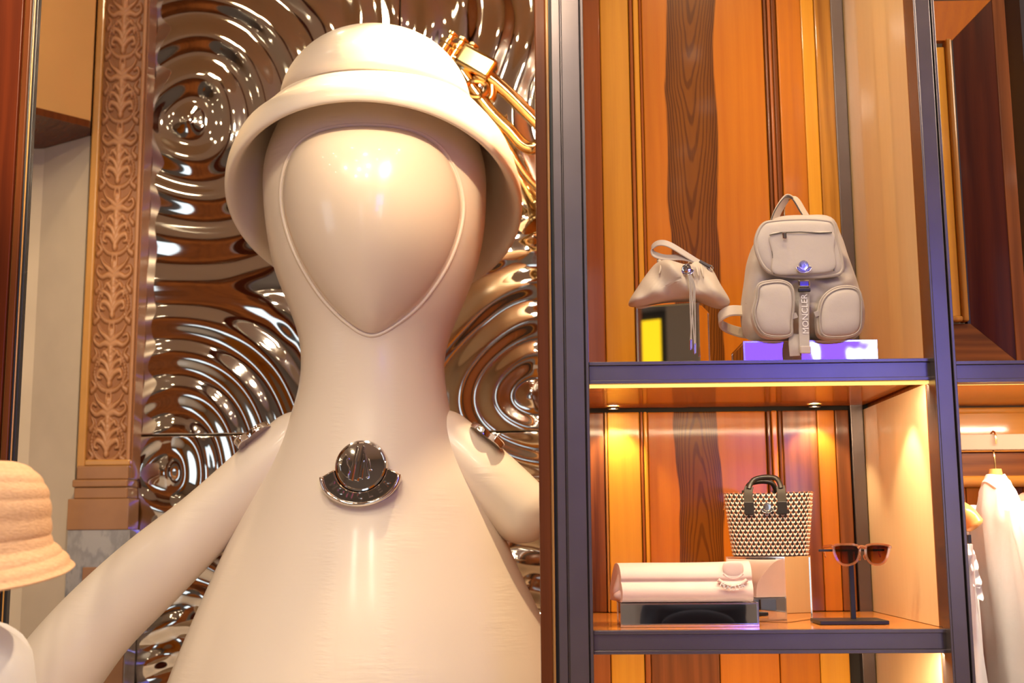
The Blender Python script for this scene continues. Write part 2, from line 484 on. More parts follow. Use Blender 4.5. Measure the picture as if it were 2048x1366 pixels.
# ------------------------------------------------------------------ display niche: rippled mirror wall
YM = 1.35          # mirror plane
YC = 0.62          # inflatable figure axis
XR = 0.040         # niche right cheek / cabinet side
wb = structure('wall_back', 'rippled mirror-polished steel wall of the display niche', (-0.9, YM, 0))
ctr = [(P(375, 240, YM), 0.146, 1.0), (P(330, 945, YM), 0.126, 1.0), (P(1062, 790, YM), 0.118, 0.9)]
xs_l, xs_m, xs_r = P(262, 868, YM).x - 0.10, P(800, 30, YM).x, XR
z_lo, z_mid, z_hi = 0.55, P(600, 868, YM).z, 3.75
def relief(Xg, Zg):
    num = np.zeros_like(Xg); den = np.zeros_like(Xg)
    for c, lam, a in ctr:
        dx, dz = Xg - c.x, (Zg - c.z)
        wob = 0.018 * np.sin(3 * np.arctan2(dz, dx) + 1.2) + 0.012 * np.sin(Xg * 9 + Zg * 5)
        r = np.sqrt(dx * dx + dz * dz) + wob * np.minimum(1, np.hypot(dx, dz) / 0.3)
        wt = np.exp(-(np.hypot(dx, dz) / 0.34) ** 2) + 1e-6
        num += wt * a * 0.0047 * np.cos(2 * PI * r / lam); den += wt
    # drips high up between the rings, wavelets low down
    cx, cz = P(930, 60, YM).x, P(930, 60, YM).z
    wt = 0.9 * np.exp(-((Xg - cx) / 0.24) ** 2 - ((Zg - cz) / 0.45) ** 2)
    num += wt * 0.0035 * (np.sin(Xg * 52 + 2.2 * np.sin(Zg * 9)) + 0.6 * np.sin(Zg * 17 + 3 * np.sin(Xg * 11))); den += wt
    zl = P(400, 1085, YM).z
    wt = 4.0 / (1 + np.exp((Zg - zl) / 0.02))
    num += wt * 0.0036 * (np.sin(Zg * 66 + 1.6 * np.sin(Xg * 17)) + 0.8 * np.sin(Xg * 26 + 2.0 * np.sin(Zg * 21))); den += wt
    return num / den
def grid_obj(name, x0, x1, z0, z1, nx, nz, fn, mat, parent, yb):
    gx, gz = np.meshgrid(np.linspace(x0, x1, nx), np.linspace(z0, z1, nz))
    h = fn(gx, gz)
    off = ROOTS[parent.name]
    co = np.stack([gx - off.x, yb - h - off.y, gz - off.z], -1).reshape(-1, 3)
    i = np.arange(nx * nz).reshape(nz, nx)
    q = np.stack([i[:-1, :-1], i[:-1, 1:], i[1:, 1:], i[1:, :-1]], -1).reshape(-1, 4)
    me = bpy.data.meshes.new(name)
    me.vertices.add(len(co)); me.vertices.foreach_set('co', co.ravel().astype(np.float32))
    me.loops.add(q.size); me.loops.foreach_set('vertex_index', q.ravel().astype(np.int32))
    me.polygons.add(len(q)); me.polygons.foreach_set('loop_start', np.arange(0, q.size, 4, dtype=np.int32))
    me.polygons.foreach_set('use_smooth', np.ones(len(q), bool))
    me.materials.append(mat)
    me.update(calc_edges=True); me.validate()
    o = link(bpy.data.objects.new(name, me)); o.parent = parent
    ROOTS[o.name] = off
    s = o.modifiers.new('thickness', 'SOLIDIFY'); s.thickness = 0.006; s.offset = -1
    return o, h
g = 0.0025
for xa, xb in ((xs_l, xs_m), (xs_m, xs_r)):
    for za, zb in ((z_lo, z_mid), (z_mid, z_hi)):
        grid_obj('mirror_panel', xa + g, xb - g, za + g, zb - g, int((xb - xa) / 0.0045), int((zb - za) / 0.0045), relief, M['steel_mirror'], wb, YM)
obj('wall_board', MB().box(X(225, YM), XR, YM + 0.03, YM + 0.1, 0, 4.4), M['slot'], wb)

# niche cheeks, ceiling, front wooden frames
struct('trim_1', MB().box(XR, XR + 0.011, 0.12, YM + 0.03, 0, 4.4), M['wood_red'], 'wooden cheek of the display niche beside the cabinet')
nc = structure('trim_2', 'warm brown ceiling of the display niche', (-0.9, 0.6, 3.8))
obj('soffit_board', MB().box(-3.2, XR, 0.0, YM + 0.03, 3.8, 3.9), plain('niche_ceiling', (0.42, 0.27, 0.13), 0.5), nc)
for lx, ly in ((-1.25, 0.25), (-0.75, 0.3), (-0.3, 0.25), (-0.9, 0.95), (-0.2, 1.05)):
    obj('downlight', MB().lathe([(0.05, 3.799), (0.05, 3.785), (0.038, 3.785)], (lx, ly, 0), seg=16, cap=False).lathe(
        [(0.0005, 3.79), (0.038, 3.79)], (lx, ly, 0), seg=16, mi=1, cap=False), [M['bronze_dark'], lampm], nc)
tr = structure('trim_3', 'dark stained wooden frame at the right edge of the niche', (X(1087, 0), 0, 0))
obj('frame_board', MB().box(X(1075, -.01), X(1098, -.01), -0.01, 0.12, 0, 4.4), M['wood_frame'], tr, bevel=0.003)
obj('bead', MB().box(X(1097.5, .0), X(1104, .0), 0.004, 0.12, 0, 4.4), M['amber_trim'], tr, bevel=0.002)
obj('shadow_gap', MB().box(X(1104, .02), X(1110, .02), 0.02, 0.12, 0, 4.4), M['black'], tr)
tl = structure('trim_4', 'dark red stained wooden frame at the left edge of the niche', (X(30, 0), 0, 0))
for a, b, yy, m in ((-60, 19, 0.0, 'wood_maroon'), (19, 24, 0.012, 'amber_trim'), (24, 36, 0.006, 'wood_frame'), (36, 42, 0.014, 'black'), (42, 45, 0.01, 'amber_trim'), (45, 51, 0.012, 'black')):
    obj('frame_board', MB().box(X(a, yy, 500), X(b, yy, 500), yy, 0.03, 0, 4.4), M[m], tl, bevel=0.0015)

# left side of the niche: upper amber block over a receding plaster wall
A, B_, C_, D_ = P(62, 222, 1.10), P(181, 250, 1.24), P(181, 265, 1.31), P(62, 298, 1.48)
zs = (A.z + B_.z + C_.z + D_.z) / 4
def at(px, py, z):
    q = PZ(px, py, z); return q.x, q.y
a, b, c, d = at(50, 218, zs), at(181, 250, zs), at(181, 265, zs), at(55, 300, zs)
sw = structure('wall_side', 'plaster side wall of the niche with an amber upper block', (a[0], a[1], 0))
mb = MB().prism([a, b, c, d, (d[0] - 4.2, d[1]), (a[0] - 4.2, a[1])], lambda u, v, t: (u, v, t), zs, 4.2)
obj('upper_block', mb, [M['plaster_amber']], sw, bevel=0.003)
e = 0.012
mb = MB().prism([(a[0] - 4.2, a[1] - e), (a[0], a[1] - e), (b[0], b[1] - e), (b[0], b[1]), (c[0], c[1] - .004), (d[0], d[1] - .004), (d[0] - 4.2, d[1])], lambda u, v, t: (u, v, t), zs - 0.012, zs + 0.012)
obj('ledge', mb, M['wood_frame'], sw)
ux, uy = (d[0] - c[0]) * 4, (d[1] - c[1]) * 4
mb = MB().prism([c, d, (d[0] - 4.2, d[1] + .02), (d[0] - 4.2, d[1] + .12), (c[0], c[1] + .12)], lambda u, v, t: (u, v, t), 0.0, zs - 0.012)
obj('lower_wall', mb, M['plaster'], sw)

# ------------------------------------------------------------------ carved pilaster
YP = 1.27
pl = structure('trim_5', 'carved wooden pilaster with scrolling leaf relief beside the mirror wall', (X(230, YP), YP, 0))
def stroke(pts, w0, w1, h, n=26):
    c_ = cr(pts, n)
    return c_, np.linspace(w0, w1, n), h
strokes = []
for sg in (1, -1):
    for pts, w0, w1, h in (
            ([(0, 0.02), (.45, .12), (.78, .5), (.62, .95), (.18, 1.22), (0, 1.3)], .09, .06, .7),
            ([(0, .35), (.22, .55), (.52, .62), (.6, .45), (.45, .40)], .13, .05, 1.0),
            ([(0, .5), (.2, .8), (.5, .92), (.55, .78)], .12, .05, 1.0),
            ([(0, .72), (.12, 1.0), (.34, 1.16), (.42, 1.05)], .11, .05, .9),
            ([(0, 1.35), (.3, 1.42), (.6, 1.36), (.86, 1.5), (.8, 1.68), (.62, 1.62)], .12, .05, .9),
            ([(0, 1.45), (.3, 1.62), (.55, 1.75), (.72, 1.95)], .12, .03, .9),
            ([(.86, .95), (.7, 1.1), (.82, 1.28)], .11, .04, .8),
            ([(.88, .05), (.7, .16), (.9, .34)], .12, .04, .8),
            ([(0, 1.5), (.12, 1.75), (.1, 1.98)], .10, .05, .8)):
        strokes.append(stroke([(sg * u_, v_) for u_, v_ in pts], w0, w1, h))
for v_, r_ in ((.3, .14), (.95, .12), (1.2, .15), (1.7, .12)):
    strokes.append((np.array([(0, v_ - .05), (0, v_ + .05)]), np.array([r_, r_]), 1.1))
PER = 2.0
VS = 1.75
def carve(U, V):
    V = np.mod(V, PER)
    h = np.zeros_like(U)
    for c_, w_, hh in strokes:
        for (cx, cy), ww in zip(c_, w_):
            for dv in (-PER, 0, PER):
                if cy + dv < -0.3 or cy + dv > PER + 0.3: continue
                d2 = ((U - cx) ** 2 + (V - cy - dv) ** 2) / (ww * ww)
                h = np.maximum(h, hh * np.sqrt(np.clip(1 - d2, 0, 1)))
    return h
px0, px1 = X(188, YP, 600), X(266, YP, 600)
pxo0, pxo1 = X(174, YP, 600), X(274, YP, 600)
zt0, zt1 = P(220, 925, YP).z, 4.0
hwid = (px1 - px0) / 2
nU, nV = 56, 112
tile = carve(*np.meshgrid(np.linspace(-1, 1, nU), np.linspace(0, PER, nV, endpoint=False)))
def relief2(gx, gz):
    iu = np.clip(((gx - px0) / (px1 - px0) * (nU - 1)).round().astype(int), 0, nU - 1)
    iv = (((gz - zt0) / hwid / VS) % PER / PER * nV).astype(int) % nV
    return 0.011 * tile[iv, iu] + 0.004 * np.cos(np.clip((gx - (px0 + px1) / 2) / hwid, -1, 1) * PI / 2)
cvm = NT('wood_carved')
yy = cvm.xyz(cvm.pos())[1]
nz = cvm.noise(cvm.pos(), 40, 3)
fac = cvm.ss(cvm.m('SUBTRACT', YP, cvm.m('ADD', yy, cvm.m('MULTIPLY', nz, 0.004))), 0.002, 0.014)  # raised tops painted lighter as highlights, like worn gilding
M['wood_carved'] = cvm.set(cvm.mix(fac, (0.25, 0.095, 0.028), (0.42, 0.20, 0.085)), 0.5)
M['wood_pil'] = plain('wood_pil', (0.34, 0.155, 0.055), 0.45, 0, 0.15, 14, coat=0.15)
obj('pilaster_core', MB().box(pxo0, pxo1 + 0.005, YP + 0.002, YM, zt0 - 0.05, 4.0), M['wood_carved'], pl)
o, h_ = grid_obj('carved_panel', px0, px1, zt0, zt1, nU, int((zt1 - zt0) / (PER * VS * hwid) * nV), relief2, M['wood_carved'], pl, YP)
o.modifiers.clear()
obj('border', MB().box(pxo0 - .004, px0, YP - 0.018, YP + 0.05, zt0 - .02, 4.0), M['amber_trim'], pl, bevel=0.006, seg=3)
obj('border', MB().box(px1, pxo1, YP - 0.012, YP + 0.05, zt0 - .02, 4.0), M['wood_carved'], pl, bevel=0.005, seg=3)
for q0, q1, xa, xb, yo, m in ((920, 932, 172, 262, .020, 'amber_trim'), (932, 960, 158, 262, .026, 'wood_pil'), (960, 975, 152, 262, .034, 'wood_pil'), (975, 998, 155, 262, .028, 'wood_pil')):
    obj('base_moulding', MB().box(X(xa, YP, 960), X(xb, YP, 960), YP - yo, YM - .01, Z(q1, YP, 200), Z(q0, YP, 200)), M[m], pl, bevel=0.005, seg=3)
obj('side_board', MB().box(X(156, YP, 930), pxo0, YP - 0.004, YM - .02, Z(940, YP, 200), 4.0), M['wood_pil'], pl)
obj('plinth_block', MB().box(X(141, YP, 1030), X(263, YP, 1030), YP - 0.03, YM - .01, Z(1060, YP, 200), Z(998, YP, 200)), M['wood_pil'], pl, bevel=0.003)
mn = NT('grey_marble')
wv = mn.noise(mn.scl(mn.pos(), (10, 6, 5)), 1.0, 5, 0.6)
veins = mn.ss(mn.m('ADD', wv, mn.m('MULTIPLY', mn.m('SINE', mn.m('MULTIPLY', wv, 30.0)), .08)), 0.35, 0.65)
mn_m = mn.set(mn.mix(veins, (0.16, 0.15, 0.145), (0.34, 0.31, 0.28)), 0.3, coat=0.2)
obj('marble_base', MB().box(X(140, YP, 1100), X(264, YP, 1100), YP - 0.026, YM - .01, 0.0, Z(1060, YP, 200)), mn_m, pl)
obj('inset_block', MB().box(X(174, YP, 1100), X(262, YP, 1100), YP - 0.034, YP, 0.0, Z(1134, YP, 200)), M['wood_pil'], pl, bevel=0.003)

# ------------------------------------------------------------------ inflatable figure
pv = NT('cream_vinyl')
pp = pv.pos()
n1 = pv.noise(pv.scl(pp, (7, 7, 60)), 1.0, 3)
n2 = pv.noise(pp, 5.0, 2)
n3 = pv.noise(pv.scl(pp, (40, 40, 14)), 1.0, 2)
px_ = pv.m('ABSOLUTE', pv.m('SUBTRACT', pv.xyz(pp)[0], -0.478))
seamd = pv.ss(pv.m('ABSOLUTE', pv.m('SUBTRACT', px_, 0.075)), 0.03, 0.0)
n4 = pv.noise(pv.scl(pp, (25, 25, 110)), 1.0, 2)
hgt = pv.m('ADD', pv.m('MULTIPLY', n1, pv.ss(n2, 0.5, 0.75)), pv.m('MULTIPLY', n3, 0.15))
hgt = pv.m('ADD', hgt, pv.m('MULTIPLY', n4, pv.m('MULTIPLY', seamd, 0.5)))
pv.bump(hgt, 0.16, 0.012)
M['vinyl'] = pv.set((0.80, 0.67, 0.525), 0.36, coat=0.15, coatr=0.12)
M['vinyl_face'] = plain('vinyl_face', (0.80, 0.655, 0.50), 0.25, 0, 0.02, 3, coat=0.5, coatr=0.06)
rows = [(1366, 340, 1138), (1250, 386, 1090), (1150, 430, 1043), (1070, 466, 1008), (1000, 500, 977), (930, 538, 943), (870, 567, 917), (820, 587, 900), (770, 600, 891),
        (720, 604, 889), (670, 598, 901), (610, 578, 926), (540, 552, 952), (470, 538, 967), (400, 531, 972), (340, 532, 970), (290, 545, 957), (240, 570, 930), (205, 605, 895), (180, 650, 850), (168, 700, 800), (166, 745, 752)]
prof = []
for py, xl, xr in rows:
    a_, b_ = P(xl, py, YC), P(xr, py, YC)
    prof.append(((a_.x + b_.x) / 2, (b_.x - a_.x) / 2, a_.z * .5 + b_.z * .5))
x00 = prof[0][0]
prof = [(x00, .44, 0.02), (x00, .52, 0.12), (x00, .60, 0.45), (x00, .60, 0.80), (x00, .575, 1.0)] + prof
prof = cr(prof, 150)
def ratio(z):
    t = min(1, max(0, (z - 1.55) / 0.5)); t = t * t * (3 - 2 * t)
    return 0.70 + 0.22 * t
PZs = prof[:, 2]
def body_at(z):
    return float(np.interp(z, PZs, prof[:, 0])), float(np.interp(z, PZs, prof[:, 1]))
fig = thing('inflatable_figure', 'giant glossy cream inflatable figure standing before the rippled mirror wall', 'mannequin', (x00, YC, 0))
SEG = 112
rs = [[(cx + r * math.cos(2 * PI * k / SEG), YC + r * ratio(z) * math.sin(2 * PI * k / SEG), z) for k in range(SEG)] for cx, r, z in prof]
obj('body', MB().rings(rs), M['vinyl'], fig, smooth=True, angle=180)
def arm(pts, mir=False):
    pp_, rr = [], []
    for px, py, rp, yo in pts:
        if mir: px = 1484 - px
        q = P(px, py, YC + yo); pp_.append(q)
        rr.append(rp * (q.y - CAM.y) / F_PX)
    n = 60
    c_ = cr([tuple(q) + (r_,) for q, r_ in zip(pp_, rr)], n)
    r = c_[:, 3].copy()
    L = np.concatenate([[0], np.cumsum(np.linalg.norm(np.diff(c_[:, :3], axis=0), axis=1))])
    for i in range(n):                                   # rounded ends
        for dist in (L[i], L[-1] - L[i]):
            if dist < r[i]:
                r[i] = max(0.004, math.sqrt(max(0, r[i] ** 2 - (r[i] - dist) ** 2)))
    return MB().tube(c_[:, :3], r, 40)
larm = obj('arm', arm([(640, 850, 62, .02), (600, 878, 62, .0), (525, 945, 65, -.02), (412, 1045, 66, -.04), (305, 1140, 76, -.06), (200, 1240, 80, -.08), (125, 1330, 86, -.10), (60, 1420, 88, -.12), (10, 1500, 84, -.14), (-30, 1570, 84, -.15)]), M['vinyl'], fig, smooth=True, angle=180)
rarm = obj('arm', arm([(640, 850, 62, .02), (600, 878, 62, .0), (525, 945, 66, -.02), (455, 1010, 66, -.03), (418, 1045, 62, -.03), (394, 1068, 42, -.02)], True), M['vinyl'], fig, smooth=True, angle=180)

# face: glossy egg set into the hood
egg = cr([(735, 668), (682, 640), (625, 578), (577, 490), (555, 400), (572, 322), (628, 279), (735, 268), (842, 278), (898, 325), (918, 405), (896, 500), (846, 585), (790, 640)], 96, True)
eggw = [(P(a_, b_, YC - .25).x, P(a_, b_, YC - .25).z + .012) for a_, b_ in egg]
def hood_y(x, z):
    cx, r = body_at(z)
    t = max(-0.985, min(0.985, (x - cx) / r))
    return YC - r * ratio(z) * math.sqrt(1 - t * t)
obj('face', MB().pillow(eggw, 0, 0.085, 24, q=1.0, lip=0.02, yfn=lambda x, z: hood_y(x, z) + 0.004), M['vinyl_face'], fig, smooth=True, angle=180)
ctr_e = np.mean(np.array(eggw), axis=0)
rim = [(ctr_e[0] + (a_ - ctr_e[0]) * 1.02, b_ if False else ctr_e[1] + (b_ - ctr_e[1]) * 1.02) for a_, b_ in eggw]
obj('hood_seam', MB().tube([(a_, hood_y(a_, b_) + 0.002, b_) for a_, b_ in rim], 0.0055, 10, closed=True), M['vinyl'], fig, smooth=True, angle=180)

# ------------------------------------------------------------------ emblem (dome with peaks, bird and lettered crescent)
M['chrome_dark'] = plain('chrome_dark', (0.60, 0.54, 0.48), 0.08, 1.0, 0.0)
def emblem(parent, name, c, R, ex, ez, mat, letters=True, detail=True):
    """disc facing ex x ez, with raised peaks, a bird and a lettered crescent below"""
    ex, ez = Vector(ex).normalized(), Vector(ez).normalized()
    ny = ez.cross(ex).normalized()                       # points into the wall
    c = Vector(c)
    fn = lambda a_, b_, d_: c + ex * (a_ * R) + ez * (b_ * R) - ny * (d_ * R)
    mb = MB().lathe([(1.0, -.12), (1.0, .18), (.96, .26), (.90, .27), (.87, .22), (.6, .235), (.3, .245), (.01, .25)], c, ex * R, ez * R, -ny * R, seg=48)
    o_ = obj(name, mb, mat, parent, smooth=True, angle=35)
    arc = lambda rx, ry, cy, a0, a1, n: [(rx * math.sin(math.radians(t)), cy - ry * math.cos(math.radians(t))) for t in np.linspace(a0, a1, n)]
    outer = arc(1.52, 1.15, -.36, -88, 88, 28)
    inner = arc(1.0, 1.0, 0, 84, -84, 24)
    obj('crescent', MB().prism(outer + inner, fn, -.14, .30), M['chrome_dark'] if detail else mat, o_, smooth=True, bevel=R * 0.05, angle=35)
    rimp = [fn(x_ * .96, z_ * .97 - .01, .33) for x_, z_ in outer]
    obj('crescent_rim', MB().tube(rimp, R * 0.085, 8), mat, o_, smooth=True, angle=180)
    if detail:
        mb = MB()
        for x0, z0, x1, z1 in ((-.12, .72, -.36, -.55), (.10, .74, -.14, -.58), (.12, .40, .02, -.50), (.16, .48, .28, -.48), (.30, .25, .38, -.2)):
            a_, b_ = Vector((x0, z0)), Vector((x1, z1))
            n_ = (b_ - a_).orthogonal().normalized() * 0.055
            mb.prism([tuple(a_ + n_ * .6), tuple(a_ - n_ * .6), tuple(b_ - n_), tuple(b_ + n_)], fn, .22, .42)
        obj('peaks', mb, mat, o_, bevel=R * .02)
        bird = [(-.52, -.44), (-.74, -.18), (-.80, .10), (-.72, .05), (-.66, .28), (-.60, .36), (-.56, .46), (-.50, .36), (-.44, .30), (-.52, .24), (-.50, .08), (-.42, -.05), (-.40, -.20), (-.45, -.30), (-.44, -.44)]
        obj('bird', MB().prism(bird, fn, .20, .36), M['chrome_dark'], o_, bevel=R * .02)
    if letters:
        mb = MB()
        word = 'MONCLER'
        for i, ch in enumerate(word):
            t = math.radians(-54 + 108 * i / (len(word) - 1))
            bx, bz = 1.22 * math.sin(t), -.10 - 1.02 * math.cos(t)
            ca, sa = math.cos(t), math.sin(t)
            s_ = 0.36
            mb.text(ch, s_, lambda u_, v_, d_, bx=bx, bz=bz, ca=ca, sa=sa: fn(bx + u_ * ca - (v_ - .13) * sa, bz + u_ * sa + (v_ - .13) * ca, .29 + d_), 0.13)
        obj('lettering', mb, mat, o_)
    return o_
zb = P(724, 935, .37).z
cxb, rb = body_at(zb)
slope = (body_at(zb + .08)[1] * ratio(zb + .08) - body_at(zb - .08)[1] * ratio(zb - .08)) / .16
yb = YC - rb * ratio(zb)
ezb = Vector((0, -slope * .6, 1)).normalized()
pb = P(724, 934, yb)
emblem(fig, 'chest_badge', (pb.x, yb - .004, pb.z), 53 * (yb - CAM.y) / F_PX, (1, 0, .03), ezb, M['chrome'])
for px, py, sg in ((515, 868, -1), (966, 868, 1)):
    q = P(px, py, YC - .06)
    nb = Vector((.62 * sg, .10, .78)).normalized()
    ezb2 = (Vector((sg * .6, .3, -.5)) - nb * nb.dot(Vector((sg * .6, .3, -.5)))).normalized() * -1
    emblem(larm if sg < 0 else rarm, 'arm_badge', q, 0.040, (-nb).cross(ezb2), ezb2, M['chrome'], letters=False, detail=False)

# ------------------------------------------------------------------ inflatable hat
hat = thing('bucket_hat', 'puffy cream inflatable bucket hat worn by the giant figure', 'hat', tuple(P(752, 193, YC)))
Hc = P(752, 193, YC)
PX = (YC - CAM.y) / F_PX
def hat_ring(r, d0, dk, n=112):
    """ring of radius r, dropping d0 - dk*cos(front)"""
    out = []
    for k in range(n):
        t = 2 * PI * k / n
        fr = -math.sin(t)
        out.append((Hc.x + r * math.cos(t), Hc.y + r * math.sin(t) * 0.98, Hc.z - (d0 - dk * fr)))
    return out
rc = 198 * PX
cp = [(0.004, -.186), (.06, -.182), (.125, -.164), (.18, -.131), (.222, -.088), (.250, -.042), (.262, -.006), (.264, .014), (.258, .030)]
cp = cr(cp, 30)
obj('crown', MB().rings([hat_ring(r, d, .012 * max(0, 1 + d * 5)) for r, d in cp]), M['vinyl'], hat, smooth=True, angle=180)
bp = [(.248, .030, .0), (.262, .022, .0), (.280, .034, .002), (.303, .060, .008), (.338, .108, .034), (.375, .176, .085), (.401, .260, .145), (.408, .314, .172), (.399, .334, .18), (.378, .314, .172),
      (.345, .22, .115), (.318, .15, .08), (.300, .105, .055), (.285, .07, .035), (.26, .036, .012)]
bp = cr(bp, 60)
rs = [hat_ring(r, d, k) for r, d, k in bp]
obj('brim', MB().rings(rs + [rs[0]], True, False, False), M['vinyl'], hat, smooth=True, angle=180)

# ------------------------------------------------------------------ giant trumpet behind the hat
tp = thing('trumpet', 'shiny gold trumpet hanging behind the brim of the cream hat', 'trumpet', tuple(P(990, 230, 1.0)))
YT = 1.02
pt = lambda a_, b_, dy=0.0: P(a_, b_, YT + dy)
u = 0.0022
def poly(pts, n=40): return cr([tuple(pt(*q)) for q in pts], n)
obj('lead_pipe', MB().tube(poly([(905, 115), (960, 145), (1000, 172), (1076, 246), (1120, 290)]), 10 * u, 14), M['gold'], tp, smooth=True)
obj('main_tube', MB().tube(poly([(925, 145), (955, 190), (985, 228), (1020, 262), (1040, 285), (1058, 296), (1075, 292), (1088, 276)]), 9.5 * u, 14), M['gold'], tp, smooth=True)
obj('slide_tube', MB().tube(poly([(952, 195), (985, 245), (1022, 305), (1060, 360), (1100, 395)]), 5 * u, 10), M['gold'], tp, smooth=True)
obj('brace', MB().tube(poly([(985, 165), (985, 190), (980, 200)], 10), 7 * u, 10), M['gold'], tp, smooth=True)
ax = (pt(980, 142) - pt(905, 100)).normalized()
nv = Vector((-ax.z, 0, ax.x))
q0 = pt(953, 130)
obj('valve_block', MB().obox(q0, ax * 0.062, Vector((0, .04, 0)), nv * .036), M['gold'], tp, bevel=.012, seg=3)
for k in range(3):
    cc = pt(892 + 21 * k, 92 + 11 * k, -.03 + .03 * k)
    v_ = obj('valve', MB().lathe([(.022, -.05), (.022, .0), (.027, .004), (.027, .016), (.016, .02), (.010, .024), (.010, .036), (.018, .04), (.018, .046), (.002, .05)], cc, ax * 1, (0, 1, 0), nv, seg=20), M['gold'], tp, smooth=True, angle=35)
obj('tuning_ring', MB().tube([pt(952 + 22 * math.cos(t), 178 + 16 * math.sin(t), -.02) for t in np.linspace(0, 2 * PI, 24, endpoint=False)], 4 * u, 8, closed=True), M['gold'], tp, smooth=True)
bell = [(.012, 0), (.014, .05), (.018, .10), (.028, .15), (.05, .19), (.085, .212), (.088, .214), (.084, .217), (.048, .196), (.024, .155)]
bd = (pt(1110, 440) - pt(1040, 330)).normalized()
obj('bell', MB().lathe(bell, pt(1020, 325, .06), Vector((bd.z, 0, -bd.x)), (0, 1, 0), bd, seg=32, cap=False), M['gold'], tp, smooth=True)

# ------------------------------------------------------------------ display cabinet
YB = 0.69
cab = thing('display_cabinet', 'tall open wooden display cabinet with bronze posts holding bags', 'cabinet', (X(1500, 0), 0, 0))
def post(root, parts):
    mb = MB()
    for a_, b_, y0, y1 in parts:
        mb.box(X(a_, y0), X(b_, y0), y0, y1, 0.0, 4.2)
    return obj('post', mb, M['bronze'], root, bevel=0.0015)
p1 = post(cab, [(1110, 1127.5, 0.002, .09), (1127, 1132, 0.012, .08), (1131, 1168, 0.0, .09), (1168, 1171, 0.012, .08), (1170.5, 1177, 0.003, .09)])
p2 = post(cab, [(1866, 1871, 0.0, .05), (1870, 1900, 0.004, .09), (1903.5, 1910, 0.002, .09)])
obj('shadow_gap', MB().box(X(1900, .012), X(1903.6, .012), 0.02, .08, 0, 4.2), M['black'], cab)
XS = X(1846, 0.10)
zU0, zU1 = Z(722, 0.035), Z(766, 0.035)        # upper shelf top / bottom
zL0, zL1 = Z(1260, 0.035), Z(1308, 0.035)      # lower shelf
def shelf(zt, zb_, led=True):
    s_ = obj('shelf', MB().box(X(1172, .04), XS, 0.045, YB, zb_ + .012, zt - .001), M['wood_shelf'], cab)
    x0, x1 = X(1177, .03), X(1861, .03)
    h = zt - zb_
    mb = MB().box(x0, x1, 0.030, 0.05, zt - h * .16, zt).box(x0, x1, 0.036, 0.05, zb_ + h * .16, zt - h * .16).box(x0, x1, 0.030, 0.05, zb_, zb_ + h * .16)
    obj('front_channel', mb, M['bronze'], s_, bevel=0.001)
    obj('end_plate', MB().box(x1, x1 + .006, 0.032, 0.09, zb_ - .003, zt + .002), M['bronze_dark'], s_)
    obj('light_strip', MB().box(X(1178, .06), XS - .005, 0.055, 0.080, zb_ + (-.004 if led else .004), zb_ + .0125), ledm, s_)
    return s_
ledm = glow('led_strip', (1.0, 0.58, 0.14), 1.6)
shelf(zU0, zU1); shelf(zL0, zL1, False)
area((X(1520, .2), 0.075, zU1 - .005), (X(1520, .2), .30, zL0), 5, 0.80, 0.02, WARM)
area((X(1520, .2), 0.075, zL1 - .005), (X(1520, .2), .30, 0.4), 7, 0.80, 0.02, WARM)
hx_u = X(1383, YB, 200); hx_l = X(1402, YB, 1050)
M['heart_u'] = wood('wood_heart_upper', (0.59, 0.198, 0.016), (0.46, 0.125, 0.012), 21, heart=(hx_u, 50 * 3.44 / F_PX, Z(390, YB), -1, (0.070, 0.022, 0.005)), coat=0.12)
M['heart_l'] = wood('wood_heart_lower', (0.59, 0.198, 0.016), (0.46, 0.125, 0.012), 22, heart=(hx_l, 42 * 3.44 / F_PX, Z(900, YB), 1, (0.085, 0.027, 0.006)), coat=0.25)
def planks(rowpx, py, z0, z1):
    for a_, b_, m, yo in rowpx:
        nm = 'moulding' if b_ - a_ < 14 else 'plank'
        obj(nm, MB().box(X(a_, YB, py) + .0008, X(b_, YB, py) - .0008, YB - yo, YB + .02, z0, z1), M[m], cab, bevel=0.0035 if nm == 'plank' else 0.004, seg=3)
upper = [(1150, 1205, 'wood_red', .010), (1205, 1264, 'wood_yellow', .002), (1264, 1272, 'wood_red', .012), (1272, 1284, 'wood_yellow', .014), (1284, 1290, 'wood_red', .008),
         (1290, 1538, 'heart_u', .000), (1538, 1545, 'wood_walnut', .008), (1545, 1553, 'wood_red', .014), (1553, 1564, 'wood_edge', .010), (1564, 1614, 'wood_orange', .012), (1614, 1642, 'wood_yellow', .004), (1642, 1678, 'wood_streak', .004)]
planks(upper, 350, zU0, 4.0)
lower = [(1165, 1211, 'wood_burl', .004), (1211, 1217, 'amber_trim', .010), (1217, 1283, 'wood_yellow', .006), (1283, 1289, 'wood_red', .014), (1289, 1298, 'wood_yellow', .014),
         (1298, 1538, 'heart_l', .000), (1538, 1547, 'wood_walnut', .010), (1547, 1560, 'wood_orange_b', .012), (1560, 1569, 'wood_edge', .014), (1569, 1640, 'wood_walnut', .008), (1640, 1676, 'wood_orange', .006), (1676, 1705, 'wood_walnut', .006)]
planks(lower, 1000, zL0, zU1)
under = [(1165, 1222, 'wood_red', .004), (1222, 1290, 'wood_yellow', .006), (1290, 1302, 'wood_red', .014), (1302, 1440, 'wood_walnut', .004), (1440, 1560, 'wood_orange_b', .004), (1560, 1640, 'wood_orange', .008), (1640, 1700, 'wood_yellow', .006)]
planks(under, 1340, 0.0, zL1)
obj('corner_strip', MB().box(XS - 0.036, XS - .002, YB - .012, YB + .02, 0, 4.0), M['bronze'], cab, bevel=0.002)
obj('back_board', MB().box(XR + .02, XS + .03, YB + .021, YB + .04, 0, 4.0), M['slot'], cab)
